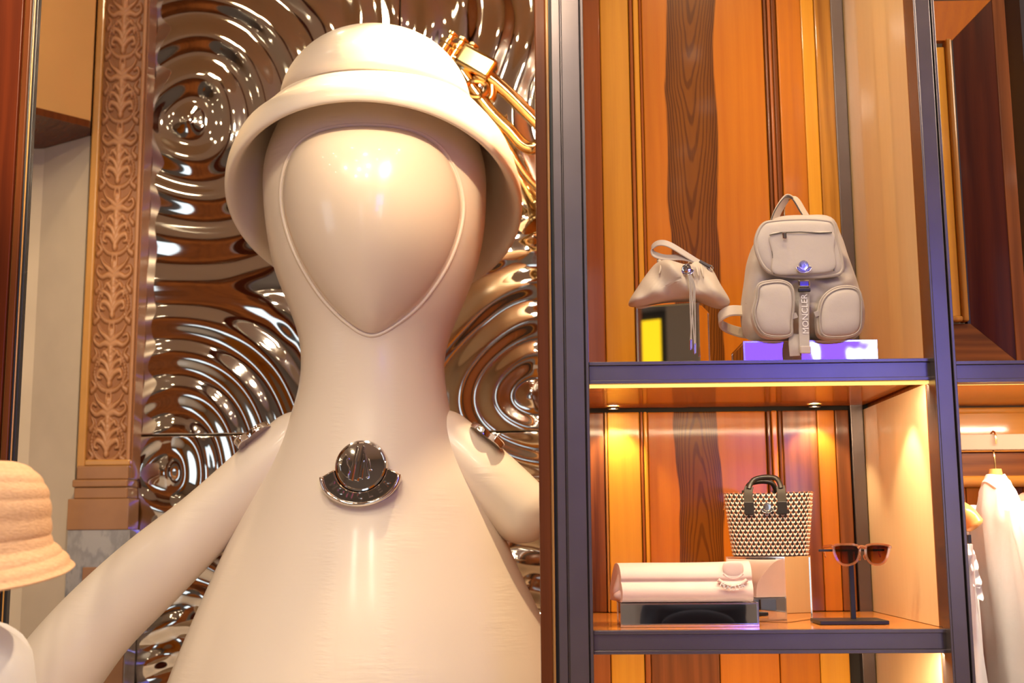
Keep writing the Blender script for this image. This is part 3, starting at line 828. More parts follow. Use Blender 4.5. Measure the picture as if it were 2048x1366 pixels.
for z0, z1 in ((zU0, 4.0), (zL0, zU1), (0.0, zL1)):
    obj('side_panel', MB().box(XS, XS + .018, 0.10, YB, z0, z1), M['sycamore'], cab)
    obj('edge_strip', MB().box(XS - .001, XS + .018, 0.05, 0.0995, z0, z1), M['wood_edge'], cab)
obj('side_board', MB().box(XR + .012, XR + .026, 0.09, YB, 0, 4.0), M['wood_red'], cab)
for px in (1226, 1627):
    xx = X(px, YB - .04, 815)
    spot((xx, YB - .055, zU1 - .004), (xx, YB - .02, zL0), 4.5, 95, 0.6, WARM, 0.008)
    obj('puck_light', MB().lathe([(.016, zU1 + .010), (.016, zU1 + .004), (.012, zU1 + .004)], (xx, YB - .055, 0), seg=16, cap=False).lathe([(.0005, zU1 + .006), (.012, zU1 + .006)], (xx, YB - .055, 0), seg=16, cap=False, mi=1), [M['bronze_dark'], lampm], cab)
spot((XS - .09, 0.20, zU1 - .004), (XS - .02, 0.30, zL0), 6, 80, 0.5, WARM, 0.01)

# ------------------------------------------------------------------ mirrored plinths
def mirror_block(label, c, hx, hy, z0, z1, rot=0.0):
    """c = (x, y) centre"""
    t = thing('mirror_plinth', label, 'plinth', (c[0], c[1], z0), 'mirrored display plinths')
    ex, ey = Vector((math.cos(rot), math.sin(rot), 0)), Vector((-math.sin(rot), math.cos(rot), 0))
    cc = Vector((c[0], c[1], (z0 + z1) / 2)); hz = (z1 - z0) / 2
    e_ = 0.0035
    obj('mirror_body', MB().obox(cc, ex * (hx - e_ * .5), ey * (hy - e_ * .5), Vector((0, 0, hz - e_ * .5))), M['mirror'], t)
    mb = MB()
    for i in (-1, 1):
        for j in (-1, 1):
            mb.obox(cc + ex * (i * (hx - e_ / 2)) + ey * (j * (hy - e_ / 2)), ex * (e_ / 2), ey * (e_ / 2), Vector((0, 0, hz)))
            mb.obox(cc + ex * (i * (hx - e_ / 2)) + Vector((0, 0, j * (hz - e_ / 2))), ex * (e_ / 2), ey * (hy - e_), Vector((0, 0, e_ / 2)))
            mb.obox(cc + ey * (i * (hy - e_ / 2)) + Vector((0, 0, j * (hz - e_ / 2))), ex * (hx - e_), ey * (e_ / 2), Vector((0, 0, e_ / 2)))
    obj('edge_trim', mb, M['mirror_edge'], t)
    return t
def corner_block(label, pxl, pxm, pxr, Ym, z0, z1, depth_side=None, top=None):
    """front corner at pixel column pxm in depth Ym; visible widths to pxl and pxr"""
    m_ = P(pxm, 683, Ym) if top is None else P(pxm, top, Ym)
    k = (Ym - CAM.y) / F_PX
    wl_, wr_ = (pxm - pxl) * k, (pxr - pxm) * k
    return m_, wl_, wr_
# tall block under the pouch: front face 1276-1398, side face to 1434
k = (0.22 - CAM.y) / F_PX
ang = math.radians(16)
s_tall = 124 * k / math.cos(ang)
m_ = P(1399, 650, .20)
zt_tall = Z(609, .22, 1335)
cx_ = m_.x - (s_tall / 2) * math.cos(ang) + (s_tall / 2) * math.sin(ang) * -1 + s_tall * 0
# front-right corner = centre + ex*h - ey*h with ex=(c,-s)
rot = -ang * -1
def place_corner(corner, hx, hy, rot_, sx, sy):
    ex, ey = Vector((math.cos(rot_), math.sin(rot_), 0)), Vector((-math.sin(rot_), math.cos(rot_), 0))
    q = Vector((corner.x, corner.y, 0)) - ex * (sx * hx) - ey * (sy * hy)
    return (q.x, q.y)
rot_t = -math.radians(16)
c_tall = place_corner(m_, s_tall / 2, .075, rot_t, 1, -1)
mirror_block('tall mirrored block standing under the drawstring pouch', c_tall, s_tall / 2, .075, zU0, zt_tall, rot_t)
# low block under the backpack
zt_low = Z(681, .14, 1620)
xa, xb = X(1487, .14, 700), X(1755, .14, 700)
mirror_block('low wide mirrored block under the grey backpack', ((xa + xb) / 2, .14 + .10), (xb - xa) / 2, .10, zU0, zt_low, 0.0)
# tray under the pink roll
zt_tray = Z(1206, .13, 1380)
xa, xb = X(1241, .13, 1230), X(1518, .13, 1230)
mirror_block('long low mirrored tray under the pale pink roll', ((xa + xb) / 2, .13 + .085), (xb - xa) / 2, .085, zL0, zt_tray, 0.0)
# cube under the tote
m_ = P(1572, 1180, .26)
s_c = .152
zt_cube = Z(1113, .30, 1550)
c_cube = place_corner(m_, s_c / 2, s_c / 2, math.radians(-34), 1, -1)
mirror_block('mirrored cube turned corner-on under the houndstooth tote', c_cube, s_c / 2, s_c / 2, zL0, zt_cube, math.radians(-34))

# ------------------------------------------------------------------ fabrics
def fabric(name, col, rough=0.6, fine=900, fold=0.3, sheen=0.2, coat=None, fs=18):
    n = NT(name)
    p = n.pos()
    f1 = n.noise(p, fs, 3); f2 = n.noise(p, fine, 1)
    n.bump(n.m('ADD', n.m('MULTIPLY', f1, fold), n.m('MULTIPLY', f2, 0.04)), 0.5, 0.012)
    return n.set(n.mix(f1, col, tuple(q * .88 for q in col)), rough, sheen=sheen, coat=coat)
M['nylon'] = fabric('greige_nylon', (0.53, 0.45, 0.40), 0.5)
M['nylon_trim'] = fabric('greige_trim', (0.47, 0.39, 0.33), 0.55)
M['webbing'] = fabric('cream_webbing', (0.66, 0.54, 0.42), 0.6)
M['taupe_web'] = fabric('taupe_webbing', (0.40, 0.34, 0.31), 0.6)
M['seam_dark'] = plain('seam_dark', (0.10, 0.085, 0.08), 0.5)
M['print_white'] = plain('print_white', (0.85, 0.80, 0.78), 0.5)
M['rail_bronze'] = plain('rail_bronze', (0.15, 0.085, 0.05), 0.6, 0.3)
M['leather'] = plain('black_leather', (0.022, 0.016, 0.013), 0.36, 0, 0.2, 60, bump=.1)
M['coin'] = plain('coin_silver', (0.80, 0.78, 0.80), 0.16, 1.0, 0)

def px_outline(pts, Y, n=64, smooth=True):
    q = cr(pts, n, True) if smooth else np.array(pts, float)
    return [(P(a_, b_, Y).x, P(a_, b_, Y).z) for a_, b_ in q]

# ------------------------------------------------------------------ backpack
YK = 0.22
bk = thing('backpack', 'greige nylon backpack with two front pockets on the low mirrored block', 'backpack', (X(1605, YK, 680), YK, zt_low))
def kp(a_, b_, Y): return P(a_, b_, Y)
body = px_outline([(1606, 436), (1655, 440), (1678, 480), (1694, 530), (1712, 580), (1724, 630), (1718, 668), (1690, 683), (1606, 684), (1520, 682), (1490, 668), (1483, 620), (1490, 560), (1496, 520), (1512, 480), (1545, 442)], YK, 80)
wr = lambda x, z: 0.010 * math.sin(x * 55 + 3 * math.sin(z * 40)) + .007 * math.sin(z * 70 + x * 30)
obj('body', MB().pillow(body, YK, .085, 14, Db=.07, q=.55, dis=wr), M['nylon'], bk, smooth=True, angle=60)
YF = YK - .094
flap = px_outline([(1600, 441), (1645, 443), (1664, 450), (1672, 480), (1682, 520), (1683, 543), (1668, 553), (1620, 557), (1570, 555), (1535, 545), (1516, 520), (1508, 485), (1522, 452), (1548, 444)], YF, 80)
fl = obj('flap', MB().pillow(flap, YF, .020, 10, Db=.012, q=.45), M['nylon'], bk, smooth=True, angle=60)
ins = np.mean(np.array(flap), axis=0)
obj('piping', MB().tube([(ins[0] + (a_ - ins[0]) * .985, YF - .011, ins[1] + (b_ - ins[1]) * .985) for a_, b_ in flap], .0042, 8, closed=True), M['nylon_trim'], fl, smooth=True)
fp = px_outline([(1540, 468), (1600, 466), (1664, 465), (1668, 500), (1667, 540), (1606, 549), (1547, 547), (1544, 510)], YF - .018, 48, True)
fpk = obj('flap_pocket', MB().pillow(fp, YF - .017, .008, 8, Db=.004, q=.35), M['nylon'], bk, smooth=True, angle=60)
obj('zip_line', MB().tube([tuple(P(a_, b_, YF - .026)) for a_, b_ in ((1539, 470), (1562, 465), (1600, 464), (1640, 466), (1664, 465))], .0016, 6), M['seam_dark'], fpk)
q = P(1569, 468, YF - .032)
zp = obj('zip_pull', MB().box(q.x - .005, q.x + .005, q.y - .002, q.y + .002, q.z - .012, q.z + .004), M['chrome'], bk, bevel=.002)
for side in (0, 1):
    pts = [(1541, 470), (1545, 510), (1548, 548)] if side == 0 else [(1664, 466), (1667, 500), (1668, 542)]
    obj('stitching', MB().tube([tuple(P(a_, b_, YF - .021)) for a_, b_ in pts], .0012, 6), M['seam_dark'], fpk)
q = P(1607, 531, YF - .030)
emblem(bk, 'badge', q, 10.5 * (YF + 2.72) / F_PX, (1, 0, 0), (0, 0, 1), M['coin'], letters=True)
YQ = YK - .092
for pts, nm in (([(1508, 600), (1512, 574), (1535, 566), (1562, 566), (1580, 578), (1584, 610), (1580, 650), (1576, 676), (1530, 677), (1510, 660), (1502, 630)], 'l'),
                ([(1634, 612), (1648, 590), (1672, 578), (1702, 578), (1716, 592), (1718, 630), (1714, 664), (1690, 678), (1640, 677), (1630, 650)], 'r')):
    ol = px_outline(pts, YQ, 56)
    pk = obj('side_pocket', MB().pillow(ol, YQ, .040, 12, Db=.02, q=.42), M['nylon'], bk, smooth=True, angle=60)
    c0 = np.mean(np.array(ol), axis=0)
    obj('piping', MB().tube([(c0[0] + (a_ - c0[0]) * .985, YQ - .026, c0[1] + (b_ - c0[1]) * .985) for a_, b_ in ol], .0030, 6, closed=True), M['nylon_trim'], pk, smooth=True)
    obj('seam', MB().tube([(c0[0] + (a_ - c0[0]) * .93, YQ - .0365, c0[1] + (b_ - c0[1]) * .93 - .003) for a_, b_ in ol], .0016, 6, closed=True), M['taupe_web'], pk, smooth=True)
    zpts = [(1580, 600), (1583, 625), (1586, 640)] if nm == 'l' else [(1650, 590), (1642, 608), (1636, 632)]
    obj('zip_line', MB().tube([tuple(P(a_, b_, YQ - .022)) for a_, b_ in zpts], .002, 6), M['seam_dark'], pk)
    q = P(1589, 632, YQ - .03) if nm == 'l' else P(1634, 628, YQ - .03)
    obj('zip_pull', MB().obox(q, (.006, 0, .002), (0, .002, 0), (-.002, 0, .006)), M['taupe_web'], pk, bevel=.001)
YS = YQ - .026
st = cr([tuple(P(1609, 585, YS + .01)), tuple(P(1608, 620, YS)), tuple(P(1608, 660, YS)), tuple(P(1609, 690, YS - .006)), tuple(P(1610, 706, YS - .012))], 24)
stp = obj('centre_strap', MB().strap(st, 21 * (YS - CAM.y) / F_PX, .003, (1, 0, 0)), M['taupe_web'], bk, smooth=True)
mb = MB()
qc = P(1610, 628, YS - .0028)
mb.text('MONCLER', 17.5 * (YS - CAM.y) / F_PX, lambda u_, v_, d_: (qc.x - (v_ - .0065), qc.y - d_, qc.z + u_ * 1.0), .0006)
obj('lettering', mb, M['print_white'], stp)
q = P(1611, 700, YS - .013)
obj('strap_end', MB().box(q.x - .012, q.x + .012, q.y - .004, q.y + .001, q.z - .009, q.z + .009), M['nylon'], bk, bevel=.004, seg=3)
q = P(1608, 572, YS - .004)
bu = obj('buckle', MB().box(q.x - .0135, q.x + .0135, q.y - .004, q.y + .004, q.z - .004, q.z + .014), M['chrome'], bk, bevel=.004, seg=3)
obj('buckle_bar', MB().box(q.x - .014, q.x + .014, q.y - .005, q.y + .004, q.z - .014, q.z - .005), M['leather'], bu, bevel=.002)
low = [tuple(P(1588, 668, YS + .01)), tuple(P(1588, 690, YS - .002)), tuple(P(1590, 712, YS - .004))]
obj('lower_strap', MB().strap(cr(low, 12), .024, .003, (1, 0, 0)), M['taupe_web'], bk, smooth=True)
hn = cr([tuple(P(1547, 446, YK - .01)), tuple(P(1556, 422, YK - .01)), tuple(P(1571, 399, YK - .01)), tuple(P(1581, 394, YK - .01)), tuple(P(1592, 399, YK - .01)), tuple(P(1606, 422, YK - .01)), tuple(P(1621, 446, YK - .01))], 30)
hd = obj('top_handle', MB().strap(hn, .026, .004, (0.75, 0.65, 0)), M['webbing'], bk, smooth=True)
hn2 = [(a_ - .0092, b_ - .0085, c_ - .002) for a_, b_, c_ in hn]
obj('handle_edge', MB().tube(hn2, .0018, 6), M['seam_dark'], hd, smooth=True)
ss_ = cr([tuple(P(1490, 622, YK)), tuple(P(1460, 622, YK - .01)), tuple(P(1441, 634, YK + .0)), tuple(P(1444, 650, YK + .03)), tuple(P(1470, 662, YK + .05)), tuple(P(1500, 668, YK + .06))], 28)
obj('shoulder_strap', MB().strap(ss_, .028, .007, (0, .35, 1)), M['webbing'], bk, smooth=True)
for a_, b_ in ((1497, 612), (1719, 625)):
    q = P(a_, b_, YK - .04)
    obj('side_clip', MB().obox(q, (.004, 0, .003), (0, .004, 0), (-.003, 0, .009)), M['chrome'], bk, bevel=.001)
hk = thing('display_hook', 'thin wire hook holding up the handle of the backpack', 'hook', tuple(P(1572, 440, YK + .01)))
obj('wire', MB().tube(cr([tuple(P(1572, 470, YK + .055)), tuple(P(1569, 430, YK + .05)), tuple(P(1571, 410, YK + .03)), tuple(P(1582, 397, YK - .005)), tuple(P(1586, 399, YK - .02))], 20), .0016, 6), M['chrome'], hk, smooth=True)

# ------------------------------------------------------------------ drawstring pouch
YO = 0.235
po = thing('drawstring_pouch', 'beige drawstring pouch with a wrist loop on the tall mirrored block', 'pouch', (X(1358, YO, 610), YO, zt_tall))
out = px_outline([(1257, 608), (1275, 575), (1300, 540), (1316, 526), (1335, 524), (1358, 530), (1376, 534), (1390, 526), (1410, 530), (1424, 542), (1440, 572), (1459, 606), (1440, 616), (1398, 603), (1340, 603), (1280, 612)], YO, 90)
wr2 = lambda x, z: .016 * math.sin(x * 46 + 1.0) * math.sin(z * 34) + .008 * math.sin(x * 90 + z * 60)
obj('body', MB().pillow(out, YO, .062, 14, Db=.05, q=.7, dis=wr2), M['webbing'], po, smooth=True, angle=60)
for i, (a_, b_) in enumerate(((1322, 527), (1332, 530), (1343, 533), (1352, 535), (1384, 533), (1393, 531), (1403, 533))):
    obj('gather', MB().sweep(cr([tuple(P(a_ - 4, b_ - 6, YO - .01)), tuple(P(a_, b_ + 4, YO - .048)), tuple(P(a_ + (4 if i > 3 else -4), b_ + 22, YO - .058))], 10), [(.006 * math.cos(t), .006 * math.sin(t)) for t in np.linspace(0, 2 * PI, 8, endpoint=False)], None, list(np.linspace(1.0, .2, 10))), M['webbing'], po, smooth=True, angle=180)
wl_ = cr([tuple(P(1405, 530, YO - .03)), tuple(P(1378, 513, YO - .035)), tuple(P(1340, 490, YO - .03)), tuple(P(1318, 486, YO - .02)), tuple(P(1305, 495, YO - .01)), tuple(P(1309, 508, YO - .01)), tuple(P(1330, 515, YO - .02)), tuple(P(1365, 515, YO - .03)), tuple(P(1392, 522, YO - .033)), tuple(P(1408, 533, YO - .03))], 50)
lp = obj('wrist_loop', MB().strap(wl_, .019, .0035, (0.1, .55, .83)), M['nylon'], po, smooth=True)
q = P(1410, 528, YO - .035)
obj('loop_clasp', MB().obox(q, (.013, 0, -.0075), (0, .004, 0), (.0015, 0, .0026)), M['seam_dark'], lp, bevel=.001)
q = P(1420, 536, YO - .035)
obj('loop_ring', MB().tube([q + Vector((.007 * math.cos(t), 0, .007 * math.sin(t))) for t in np.linspace(0, 2 * PI, 16, endpoint=False)], .0016, 6, closed=True), M['chrome'], lp, smooth=True)
q = P(1373, 537, YO - .066)
emblem(po, 'badge', q, 9.5 * k, (1, 0, 0), (0, 0, 1), M['chrome'], letters=True)
for off_, endx, endy in ((0, 1383, 698), (1, 1389, 708), (2, 1381, 700), (3, 1391, 706)):
    pts = cr([tuple(P(1375 + off_, 542, YO - .067)), tuple(P(1380 + off_ * 3, 570, YO - .072)), tuple(P(1380 + off_ * 3.2, 600, YO - .075)), tuple(P(endx, endy - 18, YO - .09))], 16)
    c_ = obj('drawcord', MB().tube(pts, .0016, 6), M['taupe_web'], po, smooth=True)
    obj('cord_tip', MB().tube([tuple(P(endx, endy - 19, YO - .09)), tuple(P(endx, endy, YO - .09))], .0028, 10), M['chrome'], c_, smooth=True)

# ------------------------------------------------------------------ pink roll with raised lettering
YR = 0.15
M['pink'] = fabric('pale_pink_cloth', (0.70, 0.51, 0.46), 0.55, fold=.12)
rl = thing('rolled_garment', 'pale pink rolled garment with raised lettering on the mirrored tray', 'garment', (X(1370, YR, 1200), YR + .04, zt_tray))
def sec(px_x, dx=0):
    """cross-section of the two stacked folds in (y, z)"""
    zz = lambda py: Z(py, YR, 1370)
    return [(YR + .004, zt_tray + .001), (YR - .010, zz(1196)), (YR - .010, zz(1180)), (YR + .000, zz(1168)), (YR + .006, zz(1163)), (YR + .003, zz(1157)), (YR + .008, zz(1145)), (YR + .022, zz(1133)), (YR + .045, zz(1127)),
            (YR + .075, zz(1130)), (YR + .105, zz(1150)), (YR + .13, zz(1175)), (YR + .135, zt_tray + .001)]
x0, x1 = X(1243, YR, 1170), X(1505, YR, 1170)
rsx = []
for i in range(25):
    f = i / 24
    xx = x0 + (x1 - x0) * f
    wob = .0015 * math.sin(f * 9)
    rsx.append([(xx + (.02 * ((y_ - YR) / .13) * -1 if i == 0 else 0), y_ + wob, zt_tray + (z_ - zt_tray) * (1 + .01 * math.sin(f * 5 + 1) + .05 * f * f * (1 if z_ > zt_tray + .01 else 0))) for y_, z_ in cr(sec(0), 40)])
obj('roll', MB().rings(rsx), M['pink'], rl, smooth=True, angle=50)
lefto = [(P(1243, 1130, YR + .03)), P(1226, 1180, YR + .05), P(1226, 1190, YR + .06), P(1250, 1180, YR + .05), P(1250, 1140, YR + .03)]
obj('fold_end', MB().pillow(px_outline([(1242, 1132), (1232, 1160), (1225, 1185), (1232, 1195), (1248, 1180), (1250, 1150)], YR + .045, 30), YR + .045, .02, 6, Db=.02, q=.7), M['pink'], rl, smooth=True, angle=60)
obj('fold_end', MB().pillow(px_outline([(1228, 1188), (1240, 1180), (1252, 1178), (1252, 1199), (1230, 1198)], YR + .03, 30), YR + .03, .02, 6, Db=.02, q=.7), M['pink'], rl, smooth=True, angle=60)
mb = MB()
for i, ch in enumerate('MONCLER'):
    t = math.radians(-48 + 96 * i / 6)
    kx = (YR - CAM.y) / F_PX
    qx, qy = 1465 + 27 * math.sin(t), 1163 + 17 * math.cos(t) - 4
    qc = P(qx, qy, YR - .0112)
    ca, sa = math.cos(t * .62), math.sin(t * .62)
    mb.text(ch, 13.5 * kx, lambda u_, v_, d_, qc=qc, ca=ca, sa=sa: (qc.x + u_ * ca - (v_ - .005) * sa, qc.y - d_, qc.z + u_ * sa + (v_ - .005) * ca), .0060)
obj('lettering', mb, M['print_white'], rl)
mb = MB()
mb.tube(cr([tuple(P(a_, b_, YR - .004)) for a_, b_ in ((1436, 1160), (1450, 1168), (1466, 1171), (1482, 1168), (1494, 1160))], 20), .0045, 8)
mb.tube([tuple(P(1466 + 20 * math.cos(t), 1143 + 14 * math.sin(t), YR + .008)) for t in np.linspace(0.1 * PI, .9 * PI, 14)], .004, 8)
obj('raised_crest', mb, M['pink'], rl, smooth=True)
obj('crest_bump', MB().pillow(px_outline([(1447, 1126), (1466, 1122), (1484, 1126), (1486, 1145), (1476, 1154), (1456, 1154), (1446, 1145)], YR + .012, 30), YR + .010, .006, 6, Db=.012, q=.6), M['pink'], rl, smooth=True, angle=60)

# ------------------------------------------------------------------ houndstooth tote
YTt = 0.33
tt = thing('tote_bag', 'small woven houndstooth tote with black handles on the mirrored cube', 'bag', (X(1540, YTt, 1110), YTt, zt_cube))
cxT = X(1541, YTt, 1110)
zt0_, zt1_ = zt_cube + .001, Z(988, YTt, 1530)
kT = (YTt - CAM.y) / F_PX
rotT = math.radians(-14)
def tote_ring(f, n=120, grow=0.0):
    """rounded rectangle at height fraction f"""
    hw = (73 + 14 * f ** .9) * kT / 1.04 + grow
    hd_ = (.050 + .012 * f) + grow
    e_ = 3.4
    out_ = []
    sag = .006 * f
    for j in range(n):
        t = 2 * PI * j / n
        c_, s_ = math.cos(t), math.sin(t)
        x_ = hw * math.copysign(abs(c_) ** (2 / e_), c_); y_ = hd_ * math.copysign(abs(s_) ** (2 / e_), s_)
        zz = zt0_ + (zt1_ - zt0_) * f - sag * (x_ / hw) ** 2 * -0.4
        out_.append((cxT + x_ * math.cos(rotT) - y_ * math.sin(rotT), YTt + x_ * math.sin(rotT) + y_ * math.cos(rotT), zz))
    return out_
rs = [tote_ring(f) for f in np.linspace(0, 1, 14)] + [tote_ring(f, grow=-.006) for f in np.linspace(1, .06, 8)]
M['weave_black'] = plain('weave_black', (0.035, 0.022, 0.018), 0.7)
M['weave_cream'] = plain('weave_cream', (0.84, 0.76, 0.64), 0.75, 0, .1, 200)
M['weave_tan'] = plain('weave_tan', (0.40, 0.14, 0.05), 0.7, 0, .1, 200)
obj('body', MB().rings(rs), M['weave_black'], tt, smooth=True, angle=60)
def tote_pt(f, a_):
    n = 240
    r = tote_cache.setdefault(round(f, 4), [Vector(q) for q in tote_ring(f, n)])
    L = tote_len.get(round(f, 4))
    if L is None:
        d_ = [0.0]
        for j in range(n): d_.append(d_[-1] + (r[(j + 1) % n] - r[j]).length)
        L = tote_len[round(f, 4)] = d_
    t = (a_ % 1.0) * L[-1]
    j = int(np.searchsorted(L, t, 'right')) - 1
    j = min(j, n - 1)
    g_ = (t - L[j]) / max(1e-9, L[j + 1] - L[j])
    return r[j].lerp(r[(j + 1) % n], g_)
tote_cache, tote_len = {}, {}
mb = MB()
NR, NC = 16, 44
cT = Vector((cxT, YTt, 0))
for i in range(NR):
    f = (i + .5) / NR
    for j in range(NC):
        for s_, kind_ in ((-1, 0), (1, 0), (0, 1)):
            base = (j + (.5 if i % 2 else 0)) / NC
            w_ = 1.0 / NC
            if kind_ == 0:
                c0 = tote_pt(f, base + s_ * w_ * .19); tilt = s_ * .6; lw, lh = .0023, .0043
                up_f = .16
            else:
                c0 = tote_pt(min(.995, f + .42 / NR), base + w_ * .5); tilt = .7 * (1 if (i + j) % 2 else -1); lw, lh = .0027, .0040
            a1 = tote_pt(f, base + w_ * .05 + (w_ * .5 if kind_ else 0)); a0 = tote_pt(f, base - w_ * .05 + (w_ * .5 if kind_ else 0))
            ex = (a1 - a0).normalized(); ez = Vector((0, 0, 1))
            nr = ex.cross(ez).normalized()
            rn = random.uniform(-.15, .15)
            up = (ez * math.cos(tilt + rn) + ex * math.sin(tilt + rn)); sd = (ex * math.cos(tilt + rn) - ez * math.sin(tilt + rn))
            cc = c0 + nr * .0006
            v_ = [cc + sd * lw, cc + up * lh, cc - sd * lw, cc - up * lh, cc + nr * (.0042 if kind_ else .0030) + up * lh * .25]
            v_ += []
            mi = 0 if kind_ == 0 else 1
            mb.add(v_, [(0, 1, 4), (1, 2, 4), (2, 3, 4), (3, 0, 4)], mi)
obj('weave', mb, [M['weave_cream'], M['weave_tan']], tt, kind='stuff', smooth=True, angle=180)
fc = Vector((-math.sin(rotT) * -1, -math.cos(rotT), 0))
def tote_front(u_, zpy, out_=0.0, back=False):
    """point on the front (or back) face: u_ from -1 to 1"""
    f = (Z(zpy, YTt - .05, 1540) - zt0_) / (zt1_ - zt0_)
    fcl = min(1, max(0, f))
    hw = (73 + 14 * fcl ** .9) * kT / 1.04; hd_ = .050 + .012 * fcl
    x_ = u_ * hw; y_ = (hd_ + out_) * (1 if back else -1)
    return Vector((cxT + x_ * math.cos(rotT) - y_ * math.sin(rotT), YTt + x_ * math.sin(rotT) + y_ * math.cos(rotT), zt0_ + (zt1_ - zt0_) * f))
exT = (math.cos(rotT), math.sin(rotT), 0)
M['handle_web'] = fabric('dark_olive_webbing', (0.055, 0.042, 0.028), .7)
for back in (False, True):
    du = -.05 if not back else -.24
    pts = [tote_front(-.36 + du, 1030, .005, back), tote_front(-.36 + du, 1000, .005, back), tote_front(-.35 + du, 984, .004, back), tote_front(-.31 + du, 969, -.004, back), tote_front(-.20 + du, 958, -.012, back), tote_front(.05 + du, 954, -.015, back),
           tote_front(.28 + du, 957, -.012, back), tote_front(.37 + du, 969, -.004, back), tote_front(.40 + du, 984, .004, back), tote_front(.41 + du, 1000, .005, back), tote_front(.42 + du, 1030, .005, back)]
    c_ = cr([tuple(q - Vector((0, 0, .006 if back else 0))) for q in pts], 60)
    hd = obj('handle', MB().strap(c_, .021, .0035, (1, .05, 0) if False else [tuple(Vector(exT)) if (i < 22 or i > 38) else tuple(Vector((0, 1, .2))) for i in range(60)]), M['handle_web'], tt, smooth=True) if False else None
    # two flat webbing risers and a padded leather grip
    hd = obj('handle', MB().tube(c_[14:46], .0062, 12), M['leather'], tt, smooth=True)
    for seg_ in (c_[:17], c_[43:]):
        obj('webbing_riser', MB().strap(seg_, .0205, .0030, exT), M['handle_web'], hd, smooth=True)
    if not back:
        for u_ in (-.36 + du, .42 + du):
            q = tote_front(u_, 1016, .0075)
            obj('leather_tab', MB().obox(q, Vector(exT) * .0115, Vector((-exT[1], exT[0], 0)) * .0016, Vector((0, 0, .0145))), M['leather'], hd, bevel=.001)
q = tote_front(.02, 1014, .007)
emblem(tt, 'badge', q, .0098, exT, (0, 0, 1), M['coin'], letters=True)
for a_ in (1449, 1622):
    q = P(a_, 1013, YTt + (.01 if a_ < 1500 else -.02))
    obj('side_ring', MB().tube([q + Vector((.002 * math.cos(t), .007 * math.sin(t), .008 * math.cos(t))) for t in np.linspace(0, 2 * PI, 16, endpoint=False)], .0016, 6, closed=True), M['gold'], tt, smooth=True)

# ------------------------------------------------------------------ sunglasses and stand
YG = 0.24
zb0 = zL0
gs = thing('eyewear_stand', 'black metal eyewear stand with a flat base on the lower shelf', 'stand', (X(1704, YG, 1240), YG, zb0))
bl = [PZ(1640, 1249, zb0), PZ(1779, 1250, zb0)]
bx0, bx1 = X(1641, .17, 1249), X(1779, .17, 1249)
obj('base', MB().box(bx0, bx1, .17, .285, zb0, zb0 + .0085), M['black'], gs, bevel=.001)
xr_ = X(1705, YG, 1200)
obj('rod', MB().box(xr_ - .0055, xr_ + .0055, YG - .0055, YG + .0055, zb0 + .008, Z(1098, YG, 1700)), M['black'], gs, bevel=.001)
obj('crossbar', MB().box(X(1637, YG, 1100), X(1768, YG, 1100), YG - .004, YG + .004, Z(1103, YG, 1700), Z(1098, YG, 1700)), M['black'], gs, bevel=.001)
an = NT('amber_acetate')
M['acetate'] = an.set((0.80, 0.36, 0.17), 0.12, trans=.75, ior=1.45, coat=.5)
ln = NT('brown_lens')
lt = ln.new('ShaderNodeBsdfTransparent'); lg = ln.new('ShaderNodeBsdfGlossy'); lg.inputs['Roughness'].default_value = .03
lz = ln.xyz(ln.pos())[2]
gr = ln.ss(lz, Z(1130, YG), Z(1088, YG))
ln.t.links.new(ln.mix(gr, (0.72, 0.42, 0.20), (0.30, 0.085, 0.02)), lt.inputs[0])
mx = ln.new('ShaderNodeMixShader'); mx.inputs[0].default_value = .08
ln.t.links.new(lt.outputs[0], mx.inputs[1]); ln.t.links.new(lg.outputs[0], mx.inputs[2])
ln.t.links.new(mx.outputs[0], ln.t.nodes['Material Output'].inputs[0])
YL = YG - .03
sg = thing('sunglasses', 'translucent amber sunglasses with brown lenses resting on the black stand', 'sunglasses', tuple(P(1722, 1105, YL)))
lens_l = cr([(1668, 1093), (1690, 1089), (1712, 1091), (1719, 1098), (1714, 1120), (1700, 1129), (1684, 1128), (1673, 1116)], 40, True)
lens_r = cr([(1735, 1091), (1756, 1089), (1776, 1092), (1777, 1100), (1771, 1120), (1760, 1128), (1744, 1127), (1734, 1116), (1731, 1100)], 40, True)
def lp3(pl_, dy): return [tuple(P(a_, b_, YL + dy(a_))) for a_, b_ in pl_]
dyf = lambda a_: .00012 * abs(a_ - 1724) + .0002 * max(0, 1724 - a_) * .3
for pl_ in (lens_l, lens_r):
    o_ = obj('rim', MB().sweep(lp3(pl_, dyf), [(.0032, -.002), (.0032, .002), (-.0022, .002), (-.0022, -.002)], [tuple((Vector(P(a_, b_, YL)) - Vector(P(np.mean(pl_[:, 0]), np.mean(pl_[:, 1]), YL))).normalized()) for a_, b_ in pl_], None, True), M['acetate'], sg, smooth=True, angle=40)
    ol = lp3(pl_, dyf)
    obj('lens', MB().rings([ol, [(a_, b_ + .0012, c_) for a_, b_, c_ in ol]]), ln.mat, o_)
obj('bridge', MB().tube(cr([tuple(P(1716, 1097, YL)), tuple(P(1723, 1093, YL - .002)), tuple(P(1732, 1096, YL))], 12), .0036, 8), M['acetate'], sg, smooth=True)
obj('nose_pad', MB().tube(cr([tuple(P(1716, 1108, YL + .004)), tuple(P(1720, 1112, YL + .010)), tuple(P(1719, 1120, YL + .008))], 8), .0024, 8), M['acetate'], sg, smooth=True)
obj('nose_pad', MB().tube(cr([tuple(P(1734, 1108, YL + .004)), tuple(P(1728, 1112, YL + .010)), tuple(P(1731, 1119, YL + .008))], 8), .0024, 8), M['acetate'], sg, smooth=True)
